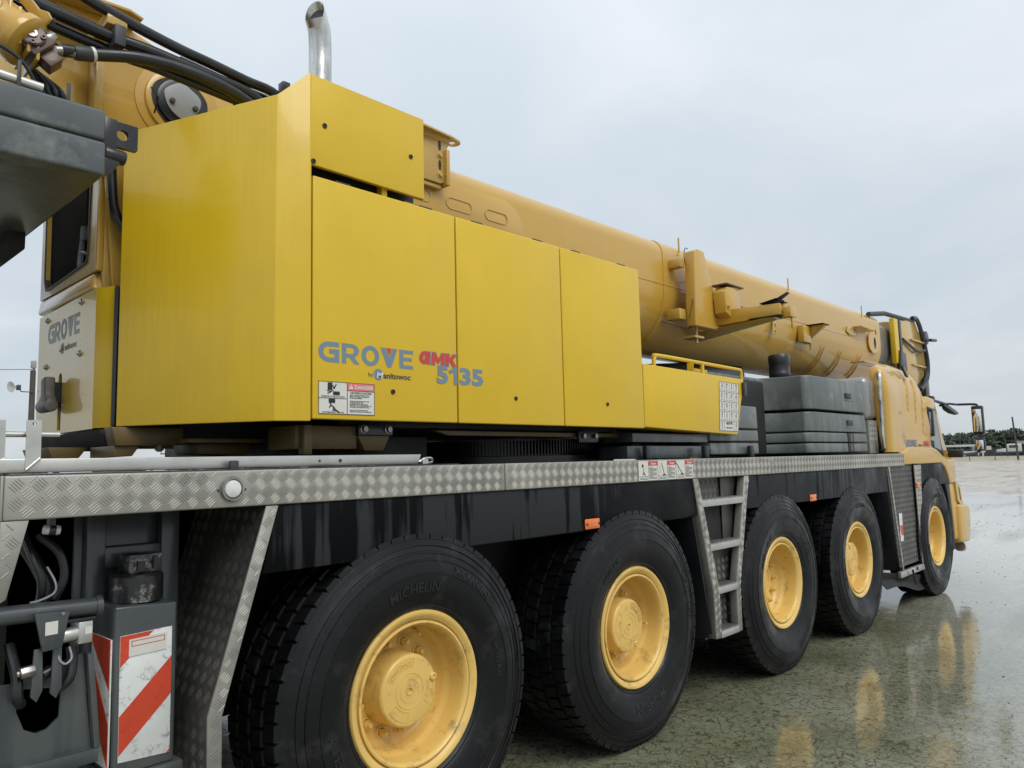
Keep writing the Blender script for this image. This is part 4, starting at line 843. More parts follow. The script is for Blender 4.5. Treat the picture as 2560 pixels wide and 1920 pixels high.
# rear cover
rc_, rcf = shape2d([[(-4.45, 1.876), (-3.602, 1.876), (-3.602, 2.503), (-4.45, 2.49)], [(-4.098, 1.89), (-4.045, 1.89)]+arc(-4.0715, 2.14, 0.0265, 0, pi, 8)], 0.006)
rc = MB().plane2d(rc_, rcf, (1.134, 0, 0), RX, SZ, RN).build('rear_cover', 'yellow_gloss', CR)
MB().box(1.145, 1.45, 3.62, 4.44, 1.89, 2.48).build('cover_core', 'black_paint', CR)
cs_ = MB().xy([(1.128, 3.601), (1.176, 3.502), (1.19, 3.51), (1.19, 3.60)], 1.878, 2.502).build('cover_side', 'yellow', CR, bevel=0.002)
MB().xy([(1.168, 3.499), (1.158, 3.462), (1.166, 3.448), (1.176, 3.46), (1.18, 3.50)], 1.884, 2.492).build('rubber_seal', 'seal', CR, bevel=0.003)
mb, mr = MB(), MB(); logo(mb, mr, putR(1.128), 0, 4.290, 2.330, 0.098, 0.98); mb.build('maker_lettering', 'letter_blue', rc, smooth=False); mr.build('red_wedge', 'letter_red', rc, smooth=False)
mb = MB(); on_rear(mb, text2d('by', 0.022, 0.0002), 1.1274, 4.10, 2.272); on_rear(mb, fit(text2d('anitowoc', 0.036, 0.0010, shear=0.12), 0.175, 0.030), 1.1274, 4.022, 2.270); on_rear(mb, shape2d([stroke(arc(0, 0, 0.021, radians(60), radians(310), 20), 0.011)]), 1.1274, 4.053, 2.285); on_rear(mb, text2d('M', 0.034, 0.001, shear=0.12), 1.1270, 4.062, 2.274); mb.build('small_lettering', 'letter_dark', rc, smooth=False)
for y, z in ((4.307, 2.456), (3.798, 2.470), (3.797, 2.230), (4.305, 2.219)):
    MB().lathe([(0.016, 0), (0.016, -0.003), (0.010, -0.006), (0.008, -0.013), (0, -0.013)], (1.128, y, z), (1, 0, 0), 12).build('screw', 'steel', rc)
hd = MB().prism([(1.10, 4.095, 2.135), (1.10, 4.035, 2.145), (1.10, 4.03, 2.06), (1.10, 4.0, 2.03), (1.10, 4.005, 1.985), (1.10, 4.10, 1.985), (1.10, 4.13, 2.0), (1.10, 4.115, 2.04), (1.10, 4.09, 2.06)], (-0.05, 0, 0)).build('cover_latch', 'cast_grey', CR, bevel=0.012, seg=3)
MB().cyl((1.075, 4.15, 2.005), (1.075, 4.0, 2.005), 0.030, n=24).build('latch_roller', 'cast_grey', hd, bevel=0.006)
MB().box(1.10, 1.16, 4.05, 4.09, 2.02, 2.12).build('latch_stem', 'black_paint', hd)

# ---- turntable column with its window, boom foot plates and pivot
cw_, cwf = shape2d([[(-4.545, 2.60), (-3.69, 2.60), (-3.69, 3.75), (-4.545, 3.75)], [(-4.46, 2.70), (-4.43, 2.645), (-4.40, 2.642), (-3.83, 2.668), (-3.81, 2.68), (-3.80, 2.73), (-3.79, 3.10), (-4.47, 3.10)]], 0.010)
colm = MB().plane2d(cw_, cwf, (1.16, 0, 0), RX, SZ, RN).build('turntable_column', 'column_yellow', CR)
MB().prism([(1.15, 4.545, 2.60), (1.125, 4.50, 2.51), (1.40, 4.50, 2.51), (1.40, 4.545, 2.60)], (0, -0.83, 0)).build('column_sill', 'column_yellow', colm, bevel=0.02, seg=4)
for ya, yb in ((3.665, 3.70), (4.52, 4.545)): MB().box(1.172, 2.4, ya, yb, 2.505, 3.4).build('column_side', 'column_yellow', colm, bevel=0.004)
MB().box(1.145, 1.172, 3.668, 3.693, 2.60, 3.30).build('column_weld_edge', 'cream_yellow', colm, bevel=0.004)
MB().box(1.345, 1.36, 3.705, 4.515, 2.4, 3.5).box(1.18, 1.345, 4.50, 4.515, 2.6, 3.3).box(1.18, 1.345, 3.705, 3.72, 2.6, 3.3).box(1.18, 1.345, 3.72, 4.50, 2.605, 2.62).build('column_shade_lining', 'underside', colm)  # added black lining, stands in for the shade inside the window
wt, wtf = shape2d([[(-4.47, 2.695), (-4.44, 2.635), (-4.40, 2.632), (-3.82, 2.658), (-3.80, 2.67), (-3.79, 2.73), (-3.78, 3.10), (-4.48, 3.10)], [(-4.46, 2.70), (-4.43, 2.645), (-4.40, 2.642), (-3.83, 2.668), (-3.81, 2.68), (-3.80, 2.73), (-3.79, 3.095), (-4.47, 3.095)]], 0.014)
MB().plane2d(wt, wtf, (1.158, 0, 0), RX, SZ, RN).build('window_trim', 'seal', colm)
hs = MB(); hs.tube([(1.30, 4.33, 2.98), (1.28, 4.31, 2.85), (1.26, 4.25, 2.72), (1.26, 4.15, 2.64)], 0.026, 12, smooth=6)
hs.tube([(1.28, 3.93, 3.1), (1.27, 3.92, 2.88), (1.28, 3.87, 2.76), (1.30, 3.82, 2.70)], 0.020, 12, smooth=6); hs.tube([(1.28, 3.86, 3.1), (1.27, 3.86, 2.90), (1.28, 3.84, 2.78)], 0.020, 12, smooth=6)
hs.tube([(1.27, 4.10, 3.1), (1.26, 4.08, 2.92), (1.27, 4.02, 2.78), (1.27, 3.95, 2.66)], 0.024, 12, smooth=6).cyl((1.27, 4.10, 2.98), (1.265, 4.09, 2.88), 0.034, n=12).cyl((1.30, 4.33, 2.98), (1.295, 4.32, 2.90), 0.034, n=12).box(1.28, 1.36, 4.10, 4.30, 2.90, 2.98); hs.build('column_hoses', 'hose', CR)
mb = MB()
for c, r in (((1.2785, 4.30, 2.815), 0.028), ((1.27, 3.918, 2.865), 0.022), ((1.27, 3.86, 2.895), 0.022)): mb.cyl(c, V(*c)+V(0.001, 0.005, 0.02), r, n=12)
mb.build('hose_tag', 'sticker', CR)
fp_ = MB().xz([(1.131, 3.60), (1.137, 3.25), (1.2, 2.52), (2.6, 2.52), (2.6, 3.40), (1.80, 3.595), (1.26, 3.765), (1.20, 3.785), (0.93, 3.777), (0.93, 3.765), (1.131, 3.74)], 3.62, 3.645).build('boom_foot_plate', 'cream_yellow', CR, bevel=0.004)
MB().box(0.70, 1.12, 3.72, 3.74, 3.05, 3.75).build('boom_foot_plate', 'column_yellow', CR, bevel=0.004)
MB().box(1.098, 1.136, 3.618, 3.72, 3.05, 3.76).build('foot_plate_web', 'column_yellow', CR, bevel=0.004)
MB().xz([(0.70, 3.765), (1.20, 3.788), (1.255, 3.77), (1.262, 3.782), (1.20, 3.802), (0.70, 3.78)], 3.50, 3.72).build('foot_flange', 'column_yellow', CR, bevel=0.003)
MB().lathe([(0.022, 0), (0.046, 0), (0.050, -0.012), (0.034, -0.02), (0.022, -0.02)], (0.955, 3.72, 3.60), (0, 1, 0), 28).build('plate_bush', 'column_yellow', CR)
pv = MB().lathe([(0.205, 0), (0.203, -0.006), (0.165, -0.010), (0.160, -0.022), (0.150, -0.026), (0.115, -0.026), (0.115, 0.0)], (1.473, 3.62, 3.470), (0, 1, 0), 56).build('pivot_boss', 'cream_yellow', CR, ang=40)
MB().lathe([(0.116, -0.024), (0.114, -0.040), (0.100, -0.044), (0.0, -0.044)], (1.473, 3.62, 3.470), (0, 1, 0), 40).build('pivot_pin', 'black_paint', pv)
pp = [(cos(k*2*pi/28)*(0.088+0.007*sin(k*0.67)), sin(k*2*pi/28)*(0.086+0.006*sin(k*0.9+1))) for k in range(28)]
MB().xz([(1.473+cos(k*2*pi/40)*(0.136+0.006*sin(k*2*pi/40*3)), 3.470+sin(k*2*pi/40)*(0.136+0.006*sin(k*2*pi/40*4+2))) for k in range(40)], 3.5925, 3.598).build('grease_ring', 'worn_grease', pv)
MB().xz([(1.476+a, 3.475+b_) for a, b_ in pp], 3.566, 3.577).build('pin_cover', 'far_metal', pv, bevel=0.003)
for dx, dz in ((-0.05, -0.01), (0.062, -0.015)): MB().cyl((1.473+dx, 3.554, 3.470+dz), (1.473+dx, 3.567, 3.470+dz), 0.014, n=6).build('bolt', 'soot', pv, bevel=0.001)
# hoses over the housing
H1 = [(0.80, 3.25, 3.66), (0.939, 3.25, 3.624), (1.011, 3.25, 3.606), (1.174, 3.25, 3.575), (1.33, 3.25, 3.552), (1.462, 3.25, 3.540), (1.638, 3.25, 3.520), (1.80, 3.25, 3.500), (1.90, 3.25, 3.36)]
H2 = [(0.60, 3.27, 3.57), (0.766, 3.27, 3.534), (0.894, 3.27, 3.520), (1.059, 3.27, 3.505), (1.176, 3.26, 3.500), (1.331, 3.25, 3.485), (1.497, 3.25, 3.475), (1.675, 3.25, 3.455), (1.85, 3.25, 3.36)]
H3 = [(0.86, 3.25, 3.365), (0.974, 3.25, 3.391), (1.119, 3.23, 3.428), (1.25, 3.22, 3.444), (1.397, 3.21, 3.440), (1.568, 3.21, 3.415), (1.70, 3.22, 3.37), (1.78, 3.22, 3.30)]
for hp, r in ((H1, 0.0235), (H2, 0.027), (H3, 0.0255), ([V(*p)+V(0.05, 0.04, -0.045) for p in H2], 0.022), ([V(*p)+V(0.02, 0.06, -0.02) for p in H1[4:]], 0.022)):
    MB().tube(hp, r, 16, smooth=5).build('hydraulic_hose', 'hose', CR)
MB().cyl((0.905, 3.25, 3.372), (0.97, 3.25, 3.389), 0.030, n=20).build('hose_ferrule', 'seal', CR, bevel=0.003)
MB().cyl((0.968, 3.25, 3.388), (0.980, 3.25, 3.392), 0.0305, n=20).build('hose_tag', 'sticker', CR)
MB().cyl((0.84, 3.25, 3.355), (0.905, 3.25, 3.373), 0.019, 0.024, n=20).build('hose_fitting', 'steel', CR)
MB().box(1.045, 1.09, 3.215, 3.31, 3.455, 3.545).build('hose_clamp', 'seal', CR, bevel=0.006); MB().box(1.02, 1.10, 3.235, 3.62, 3.545, 3.60).build('clamp_bracket', 'column_yellow', CR, bevel=0.005)
MB().box(1.81, 1.85, 3.21, 3.26, 3.515, 3.57).build('hose_clamp', 'black_paint', CR, bevel=0.004)
MB().tube([(1.30, 3.50, 3.46), (1.33, 3.49, 3.42), (1.34, 3.56, 3.37)], 0.004, 6).build('cable_tie', 'hose', CR)
MB().tube([(1.60, 3.30, 3.42), (1.62, 3.30, 3.36), (1.64, 3.31, 3.30)], 0.004, 6).build('cable_tie', 'hose', CR)
MB().tube([(1.150, 3.53, 3.05), (1.158, 3.53, 2.93), (1.170, 3.53, 2.85), (1.215, 3.53, 2.77), (1.3, 3.53, 2.72)], 0.020, 12, smooth=5).tube([(1.165, 3.57, 3.05), (1.172, 3.57, 2.92), (1.19, 3.57, 2.83), (1.24, 3.57, 2.76)], 0.020, 12, smooth=5).build('hydraulic_hose', 'hose', CR)
# rear counterweight frame and hoist motor overhead
cwb = MB().box(-1.4, 0.943, 2.95, 5.2, 2.779, 2.9135).build('counterweight_block', 'block_grey', CR, bevel=0.016, seg=3)
MB().box(-1.4, 0.940, 2.953, 5.2, 2.9165, 3.037).build('block_lid', 'block_grey', cwb, bevel=0.016, seg=3)
MB().box(0.85, 0.92, 3.9, 5.1, 2.70, 2.79).build('block_underplate', 'underside', cwb, bevel=0.01)
lg, lgf = shape2d([rrect(0.955, 1.061, 2.915, 3.014, 0.006), arc(1.006, 2.966, 0.0215, 0, 2*pi, 24)[:-1]], 0.010)
lug = MB().plane2d(lg, lgf, (0, 2.985, 0), SX, SZ, SN).build('lifting_lug', 'black_paint', CR)
MB().box(0.935, 0.985, 2.972, 3.02, 2.90, 3.02).build('lug_weld', 'black_paint', lug, bevel=0.004)
MB().cyl((0.945, 2.99, 2.885), (1.022, 2.99, 2.878), 0.027, n=20).xz([(0.945, 2.90), (1.00, 2.90), (1.0, 2.85), (0.96, 2.80), (0.925, 2.78)], 2.975, 3.0).build('lug_bush', 'black_paint', lug, bevel=0.006)
hm = MB().lathe([(0.0, -0.06), (0.105, -0.06), (0.105, -0.02), (0.088, -0.012), (0.088, 0.10), (0.100, 0.108), (0.100, 0.14), (0.07, 0.15), (0, 0.15)], (0.60, 3.12, 3.335), (0.62, -0.35, -0.5), 28).build('hoist_motor', 'cream_yellow', CR, bevel=0.003)
bo = [(-0.055, -0.014), (-0.05, -0.026), (-0.035, -0.028), (-0.02, -0.014), (0.02, -0.014), (0.035, -0.028), (0.052, -0.024), (0.055, 0.0), (0.052, 0.024), (0.035, 0.028), (0.02, 0.014), (-0.02, 0.014), (-0.035, 0.028), (-0.05, 0.026), (-0.055, 0.014)]
u_ = V(0.62, -0.1, -0.72).normalized(); v_ = V(0.45, -0.6, 0.45).normalized(); n_ = u_.cross(v_).normalized()
MB().prism([V(0.705, 3.06, 3.40)+u_*a*1.5+v_*b_*1.35 for a, b_ in bo], n_*0.02).build('motor_flange', 'cream_yellow', hm, bevel=0.003)
for a, b_ in ((0.055, 0.018), (0.055, -0.018), (-0.055, 0.018), (-0.055, -0.018)): MB().cyl(V(0.705, 3.06, 3.40)+u_*a*1.35+v_*b_*1.3-n_*0.02, V(0.705, 3.06, 3.40)+u_*a*1.35+v_*b_*1.3-n_*0.002, 0.011, n=12).build('bolt', 'soot', hm)
for k in range(5):
    MB().box(0.60+0.03*k, 0.612+0.03*k, 3.02, 3.20, 3.26-0.02*k, 3.40-0.02*k).build('rib', 'cream_yellow', hm, bevel=0.004)
Mv = Matrix.Translation((0.715, 3.08, 3.262)) @ Matrix.Rotation(radians(42), 4, 'Y') @ Matrix.Rotation(radians(-14), 4, 'Z')
vb = MB().box(-0.055, 0.06, -0.05, 0.05, -0.05, 0.045).xform(Mv).build('valve_block', 'rust', CR, bevel=0.005)
mb = MB().lathe([(0.046, 0), (0.046, -0.010), (0.040, -0.014), (0, -0.014)], (0, -0.05, 0), (0, 1, 0), 28).xform(Mv); mb.build('flange', 'rust', vb)
MB().lathe([(0.017, -0.014), (0.017, -0.020), (0.008, -0.021), (0.007, -0.016), (0, -0.016)], (0, -0.05, 0), (0, 1, 0), 20).xform(Mv).build('plug', 'steel', vb)
for k in range(4):
    a = radians(45+90*k) if k % 2 else radians(30+90*k)
    MB().lathe([(0.010, -0.010), (0.010, -0.022), (0.005, -0.022), (0.005, -0.016), (0, -0.016)], (0.036*cos(a), -0.05, 0.036*sin(a)), (0, 1, 0), 14).xform(Mv).build('bolt', 'rust', vb)
MB().cyl((0.02, -0.01, 0.045), (0.02, -0.01, 0.075), 0.022, n=20).cyl((0.02, -0.01, 0.075), (0.02, -0.01, 0.088), 0.018, n=6).xform(Mv).build('cartridge', 'steel', vb, bevel=0.002)
MB().prism([(0.06, -0.03, -0.03), (0.06, 0.03, -0.03), (0.06, 0.03, 0.03), (0.06, -0.03, 0.03)], (0.05, 0, 0)).xform(Mv).build('port_block', 'rust', vb, bevel=0.004)
MB().tube([(0.30, 2.99, 3.075), (0.60, 2.985, 3.068), (0.735, 2.985, 3.062)], 0.017, 14).build('grease_pipe', 'alu', CR)
MB().box(0.652, 0.664, 2.962, 2.968, 3.02, 3.13).box(0.812, 0.824, 2.98, 2.986, 3.02, 3.11).build('pipe_clip', 'seal', CR, bevel=0.001)
hs = MB()
for k in range(4): hs.tube([(0.72+0.02*k, 3.16+0.02*k, 3.22), (0.765+0.025*k, 3.15, 3.14), (0.80+0.02*k, 3.18, 3.09), (0.80+0.045*k, 3.25, 3.0)], 0.012, 8, smooth=5)
hs.tube([(0.50, 3.0, 3.20), (0.64, 2.99, 3.16), (0.70, 2.99, 3.10), (0.74, 3.02, 3.02)], 0.007, 8, smooth=5)
hs.tube([(0.77, 3.2, 3.20), (0.85, 3.2, 3.10), (0.93, 3.22, 3.02), (0.98, 3.26, 2.9)], 0.016, 8, smooth=5)
hs.build('hydraulic_hose', 'hose', CR)
# exhaust: straight pipe curving back, cut off almost upright
pth = catmull([V(1.853, 2.95, 3.30), V(1.853, 2.95, 3.50), V(1.853, 2.95, 3.60), V(1.850, 2.947, 3.665), V(1.840, 2.940, 3.725), V(1.815, 2.930, 3.775)], 6)
mb = MB().tube(pth, 0.0525, 36); NP = len(pth); base = (NP-1)*36
cn = V(-0.88, -0.42, 0.22).normalized(); dd = (pth[-1]-pth[-2]).normalized(); cc = pth[-1]+dd*0.012
for k in range(36):
    p = mb.v[base+k]; mb.v[base+k] = p+dd*((cc-p).dot(cn)/dd.dot(cn))
lip = [mb.v[base+k].copy() for k in range(36)]; mb.f.pop()
o = mb.build('exhaust_stack', 'chrome', CR, ang=50)
cen = sum(lip, Vector())/36
MB().loft([[p for p in lip], [cen+(p-cen)*0.93 for p in lip], [cen+(p-cen)*0.92-dd*0.05 for p in lip]], cap=False).build('exhaust_lip', 'chrome', o)
MB().add([cen+(p-cen)*0.93-dd*0.035 for p in lip], [tuple(range(36))]).build('exhaust_mouth', 'soot', o)

# ---- under the housing: beams, brackets, slewing ring
MB().prism([(1.14, 3.40, 1.875), (1.44, 3.40, 1.875), (1.44, 3.40, 1.80), (1.16, 3.40, 1.795)], (0, 0.10, 0)).build('under_beam', 'under_shade_yellow', CR, bevel=0.004)
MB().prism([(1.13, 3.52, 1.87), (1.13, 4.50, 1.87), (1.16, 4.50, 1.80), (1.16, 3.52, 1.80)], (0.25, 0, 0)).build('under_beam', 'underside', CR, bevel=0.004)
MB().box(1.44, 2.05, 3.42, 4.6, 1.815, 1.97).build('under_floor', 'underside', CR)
MB().prism([(1.42, 3.30, 1.825), (1.80, 3.30, 1.825), (1.80, 3.30, 1.805), (1.42, 3.30, 1.805)], (0, 0.4, 0)).build('drip_tray', 'under_shade_yellow', CR, bevel=0.003)
MB().prism([(1.497, 3.40, 1.806), (1.77, 3.40, 1.806), (1.737, 3.40, 1.752), (1.512, 3.40, 1.757)], (0, 0.25, 0)).build('guide_bracket', 'under_shade_yellow', CR, bevel=0.004)
MB().prism([(1.159, 3.42, 1.798), (1.27, 3.42, 1.806), (1.233, 3.42, 1.752), (1.16, 3.42, 1.748)], (0, 0.3, 0)).build('guide_bracket', 'under_shade_yellow', CR, bevel=0.004)
MB().prism([(1.0, 3.75, 1.80), (1.16, 3.75, 1.80), (1.12, 3.75, 1.745), (1.02, 3.75, 1.745)], (0, 0.4, 0)).build('guide_bracket', 'under_shade_yellow', CR, bevel=0.004)
MB().cyl((1.345, 3.42, 1.81), (1.345, 3.42, 1.775), 0.018, n=10).cyl((1.345, 3.42, 1.785), (1.345, 3.42, 1.770), 0.012, n=8).build('drain_fitting', 'under_shade_yellow', CR)
MB().box(1.74, 2.06, 2.96, 3.20, 1.765, 1.872).box(1.76, 1.80, 2.92, 2.97, 1.74, 1.872).build('slew_beam', 'under_shade_yellow', CR, bevel=0.006)
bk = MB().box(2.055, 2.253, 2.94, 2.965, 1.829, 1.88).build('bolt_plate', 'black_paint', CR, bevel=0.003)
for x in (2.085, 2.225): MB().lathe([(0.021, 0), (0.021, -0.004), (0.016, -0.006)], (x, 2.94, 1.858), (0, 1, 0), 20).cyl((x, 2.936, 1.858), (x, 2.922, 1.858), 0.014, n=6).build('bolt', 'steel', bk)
MB().prism([(2.058, 2.95, 1.828), (2.243, 2.95, 1.828), (2.205, 2.95, 1.757), (2.097, 2.95, 1.757)], (0, 0.12, 0)).build('slew_bracket', 'under_shade_yellow', CR, bevel=0.004)
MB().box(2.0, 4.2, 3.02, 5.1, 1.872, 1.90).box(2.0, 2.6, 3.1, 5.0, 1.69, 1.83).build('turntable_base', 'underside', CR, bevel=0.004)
MB().prism([(2.55, 2.98, 1.86), (4.30, 2.98, 1.86), (4.30, 2.98, 1.835), (2.65, 2.98, 1.835)], (0, 0.05, 0)).build('turntable_flange', 'under_shade_yellow', CR, bevel=0.003)
sr = MB().lathe([(0.0, 0), (0.90, 0), (0.90, 0.05), (0.82, 0.055), (0.82, 0.16), (0.0, 0.16)], (4.08, 4.08, 1.675), (0, 0, 1), 96).build('slewing_ring', 'black_paint', CR)
mb = MB()
for k in range(150):
    a = radians(170)+k*radians(230)/150
    c, s = cos(a), sin(a); p = V(4.08+0.835*c, 4.08+0.835*s, 0); t_ = V(-s, c, 0)*0.006; q_ = V(c, s, 0)*0.018
    mb.prism([p-t_-q_+V(0, 0, 1.735), p+t_-q_+V(0, 0, 1.735), p+t_*0.6+q_+V(0, 0, 1.735), p-t_*0.6+q_+V(0, 0, 1.735)], (0, 0, 0.09))
mb.build('ring_gear_teeth', 'black_paint', sr, smooth=False, kind='stuff')
bk = MB().box(3.70, 3.90, 2.95, 2.97, 1.80, 1.872).build('bolt_plate', 'black_paint', CR, bevel=0.003)
for x in (3.74, 3.86): MB().cyl((x, 2.95, 1.84), (x, 2.932, 1.84), 0.016, n=6).build('bolt', 'steel', bk)
MB().box(4.35, 4.62, 3.05, 3.4, 1.80, 1.86).box(4.45, 4.58, 3.08, 3.3, 1.70, 1.80).build('pinion_bracket', 'under_shade_yellow', CR, bevel=0.006)

# ---- tool tray in front of the doors
tr = MB().prism([(4.190, 2.782, 2.315), (5.600, 2.782, 2.296), (5.455, 2.782, 1.856), (4.185, 2.782, 1.896)], (0, 0.55, 0)).build('tool_tray', 'yellow', CR, bevel=0.006, seg=3)
MB().xz([(4.20, 2.316), (5.54, 2.300), (5.54, 2.335), (4.20, 2.365)], 3.22, 3.235).build('tray_back', 'yellow', tr, bevel=0.003)
MB().tube([(4.44, 2.86, 2.29), (4.44, 2.86, 2.36), (4.455, 2.86, 2.39), (4.49, 2.86, 2.403), (5.08, 2.86, 2.397), (5.66, 2.86, 2.388), (5.70, 2.86, 2.378), (5.715, 2.86, 2.35), (5.715, 2.86, 2.28)], 0.014, 12, smooth=4).cyl((5.10, 2.86, 2.30), (5.10, 2.86, 2.395), 0.014, n=12).build('tray_handrail', 'yellow', tr)
MB().box(5.03, 5.045, 2.90, 2.95, 2.30, 2.40).box(5.10, 5.30, 2.93, 2.95, 2.33, 2.365).build('tray_catch', 'yellow', tr, bevel=0.003)
MB().box(5.553, 5.612, 2.762, 2.781, 2.165, 2.272).build('tray_latch', 'black_paint', tr, bevel=0.008)
cp = [(5.199, 2.258), (5.503, 2.252), (5.462, 1.884), (5.172, 1.886)]
ch = MB().xz(cp, 2.7795, 2.7815).build('signal_chart', 'sticker', CR)
ink = MB()
def cpt(u, v):
    a = V(*cp[0]).lerp(V(*cp[1]), u); b_ = V(*cp[3]).lerp(V(*cp[2]), u); return a.lerp(b_, v)
def cln(p, q, wd): ink.xz(stroke([tuple(p), tuple(q)], wd), 2.7785, 2.7793)
for k in range(6): cln(cpt(0, k/5), cpt(1, k/5), 0.0025)
for k in range(5): cln(cpt(k/4, 0), cpt(k/4, 1 if k in (0, 4) else 0.8), 0.0025)
cln(cpt(0.25, 0.8), cpt(0.25, 1), 0.0025); cln(cpt(0.75, 0.8), cpt(0.75, 1), 0.0025)
rs = random.Random(5)
for r in range(5):
    for c in range(4):
        if r == 4 and c in (1, 2): continue
        u, v = (c+0.5)/4, (r+0.42)/5; 
        def q(a, b_): return cpt(u+a/4, v+b_/5)
        ink.cyl((*q(0, -0.26), ) and (q(0, -0.26).x, 2.7785, q(0, -0.26).y), (q(0, -0.26).x, 2.7793, q(0, -0.26).y), 0.006, n=8)
        for aa, bb in (((-0.07, -0.14), (-0.06, 0.28)), ((0.07, -0.14), (0.06, 0.28)), ((-0.07, -0.14), (-0.22*rs.choice((1, 0.3)), rs.uniform(-0.3, 0.1))), ((0.07, -0.14), (0.26*rs.choice((1, 0.4)), rs.uniform(-0.3, 0.1))), ((-0.28, 0.42), (0.28, 0.42))): cln(q(*aa), q(*bb), 0.0026)
on_side(ink, text2d('GROVE', 0.030, 0.0012, 'CENTER', 0.0002, 1), cpt(0.5, 0.87).x, 2.7789, cpt(0.5, 0.87).y)
on_side(ink, text2d('HAND SIGNALS', 0.014, 0.0006, 'CENTER', 0.0002, 1), cpt(0.5, 0.95).x, 2.7789, cpt(0.5, 0.95).y)
ink.build('printing', 'ink', ch, smooth=False)

# ---- main boom
YC, HW, ZT, ZW = 4.08, 0.48, 3.683, 3.245
def boom_section(hw, zt, zw, bb, rc_=0.16, g=0.0):
    r = [(YC-hw, zw), (YC-hw, zt-rc_)]+arc(YC-hw+rc_, zt-rc_, rc_, pi, pi/2, 8)[1:]
    r += arc(YC+hw-rc_, zt-rc_, rc_, pi/2, 0, 8)+[(YC+hw, zw)]
    r += arc(YC, zw, hw, 0, -pi, 28, bb)[1:-1]
    return r
s0 = boom_section(HW, ZT, ZW, 0.555); s1 = boom_section(HW+0.006, ZT+0.004, ZW, 0.575)
bo_ = MB().loft([[V(x, y, z) for y, z in s0] for x in (2.3, 4.0, 5.915)]).build('boom', 'cream_yellow', CR, ang=30)
MB().loft([[V(x, y, z) for y, z in s1] for x in (5.80, 8.0, 11.55)]).build('boom_sleeve', 'cream_yellow', bo_, ang=30)
MB().tube([(2.4, 3.600, 3.246), (5.80, 3.600, 3.246)], 0.005, 8).tube([(5.8, 3.594, 3.246), (11.5, 3.594, 3.246)], 0.005, 8).build('weld_seam', 'cream_yellow', bo_)
hp = [(2.4, 3.536), (3.72, 3.536)]+arc(3.72, 3.31, 0.226, pi/2, 0, 10)+[(3.946, 3.26), (2.4, 3.26)]
MB().xz(hp, 3.592, 3.602).build('stiffener_plate', 'cream_yellow', bo_, bevel=0.004)
for cx_, L_ in ((3.315, 0.235), (3.665, 0.225), (2.96, 0.22)):
    sd_, sf_ = shape2d([stadium(cx_, 3.390, L_, 0.082), stadium(cx_, 3.390, L_-0.014, 0.068)], 0.003)
    MB().plane2d(sd_, sf_, (0, 3.590, 0), SX, SZ, SN).build('slot_emboss', 'column_yellow', bo_)
for x in (6.09, 8.48, 10.87):
    MB().tube([(x-0.10, 3.62, 3.575), (x-0.03, 3.60, 3.565), (x, 3.60, 3.580), (x+0.006, 3.60, 3.62), (x+0.006, 3.60, 3.735)], 0.0085, 8, smooth=4).build('cable_hook', 'cream_yellow', bo_)
for x in (9.47, 10.06, 10.75):
    pts = [(YC-HW*1.012, 3.04)]+[(YC-(HW+0.02)*cos(a), ZW-0.585*sin(a)) for a in [radians(q) for q in (24, 36, 48, 60)]]+[(YC-(HW+0.045)*cos(a), ZW-0.615*sin(a)) for a in [radians(q) for q in (60, 50, 40)]]
    MB().yz(pts, x-0.012, x+0.012).build('boom_rib', 'cream_yellow', bo_, bevel=0.004)
MB().cyl((2.9, 4.08, 2.12), (7.9, 4.08, 2.60), 0.17, n=28).build('luffing_cylinder', 'black_paint', CR)
MB().box(4.3, 6.9, 4.35, 4.9, 1.70, 2.45).build('gap_filler', 'black_paint', CR, bevel=0.03)  # added dark box, shuts out the bright sky under the boom
# bracket above the upper panel
hb = MB().xz([(2.90, 3.47), (3.10, 3.47), (3.155, 3.49), (3.155, 3.70), (3.17, 3.735), (3.20, 3.76), (2.90, 3.76)], 3.53, 3.548).build('hose_rest', 'column_yellow', CR, bevel=0.006)
lgs, lgf = shape2d([[(2.9, -0.09), (3.16, -0.07)]+arc(3.225, -0.005, 0.05, -pi/2, pi/2, 8)+[(3.1, 0.08), (2.9, 0.08)], arc(3.222, 0.0, 0.024, 0, 2*pi, 18)[:-1]], 0.006)
MB().plane2d(lgs, lgf, (0, 3.55, 3.782), (1, 0, 0), (0, 1, 0), (0, 0, 1)).build('rest_lug', 'column_yellow', hb)
MB().box(3.13, 3.16, 3.50, 3.60, 3.46, 3.70).box(2.9, 3.12, 3.545, 3.60, 3.44, 3.47).build('rest_flange', 'column_yellow', hb, bevel=0.008)
for z in (3.655, 3.525): MB().lathe([(0.022, 0), (0.022, -0.004), (0.014, -0.006), (0.013, -0.016), (0, -0.016)], (3.095, 3.53, z), (0, 1, 0), 16).build('bolt', 'column_yellow', hb)
for z in (3.72, 3.59): MB().xz(stadium(0, 0, 0.02, 0.02, 6) and [(3.088, z-0.03), (3.102, z-0.03), (3.106, z), (3.102, z+0.03), (3.088, z+0.03), (3.084, z)], 3.527, 3.532).build('slot', 'ink', hb)
MB().prism([(4.02, 3.50, 3.0), (4.16, 3.50, 2.98), (4.10, 3.58, 3.10), (3.99, 3.58, 3.13)], (0, 0.02, 0.015)).build('boom_guide_tab', 'cream_yellow', bo_, bevel=0.004)
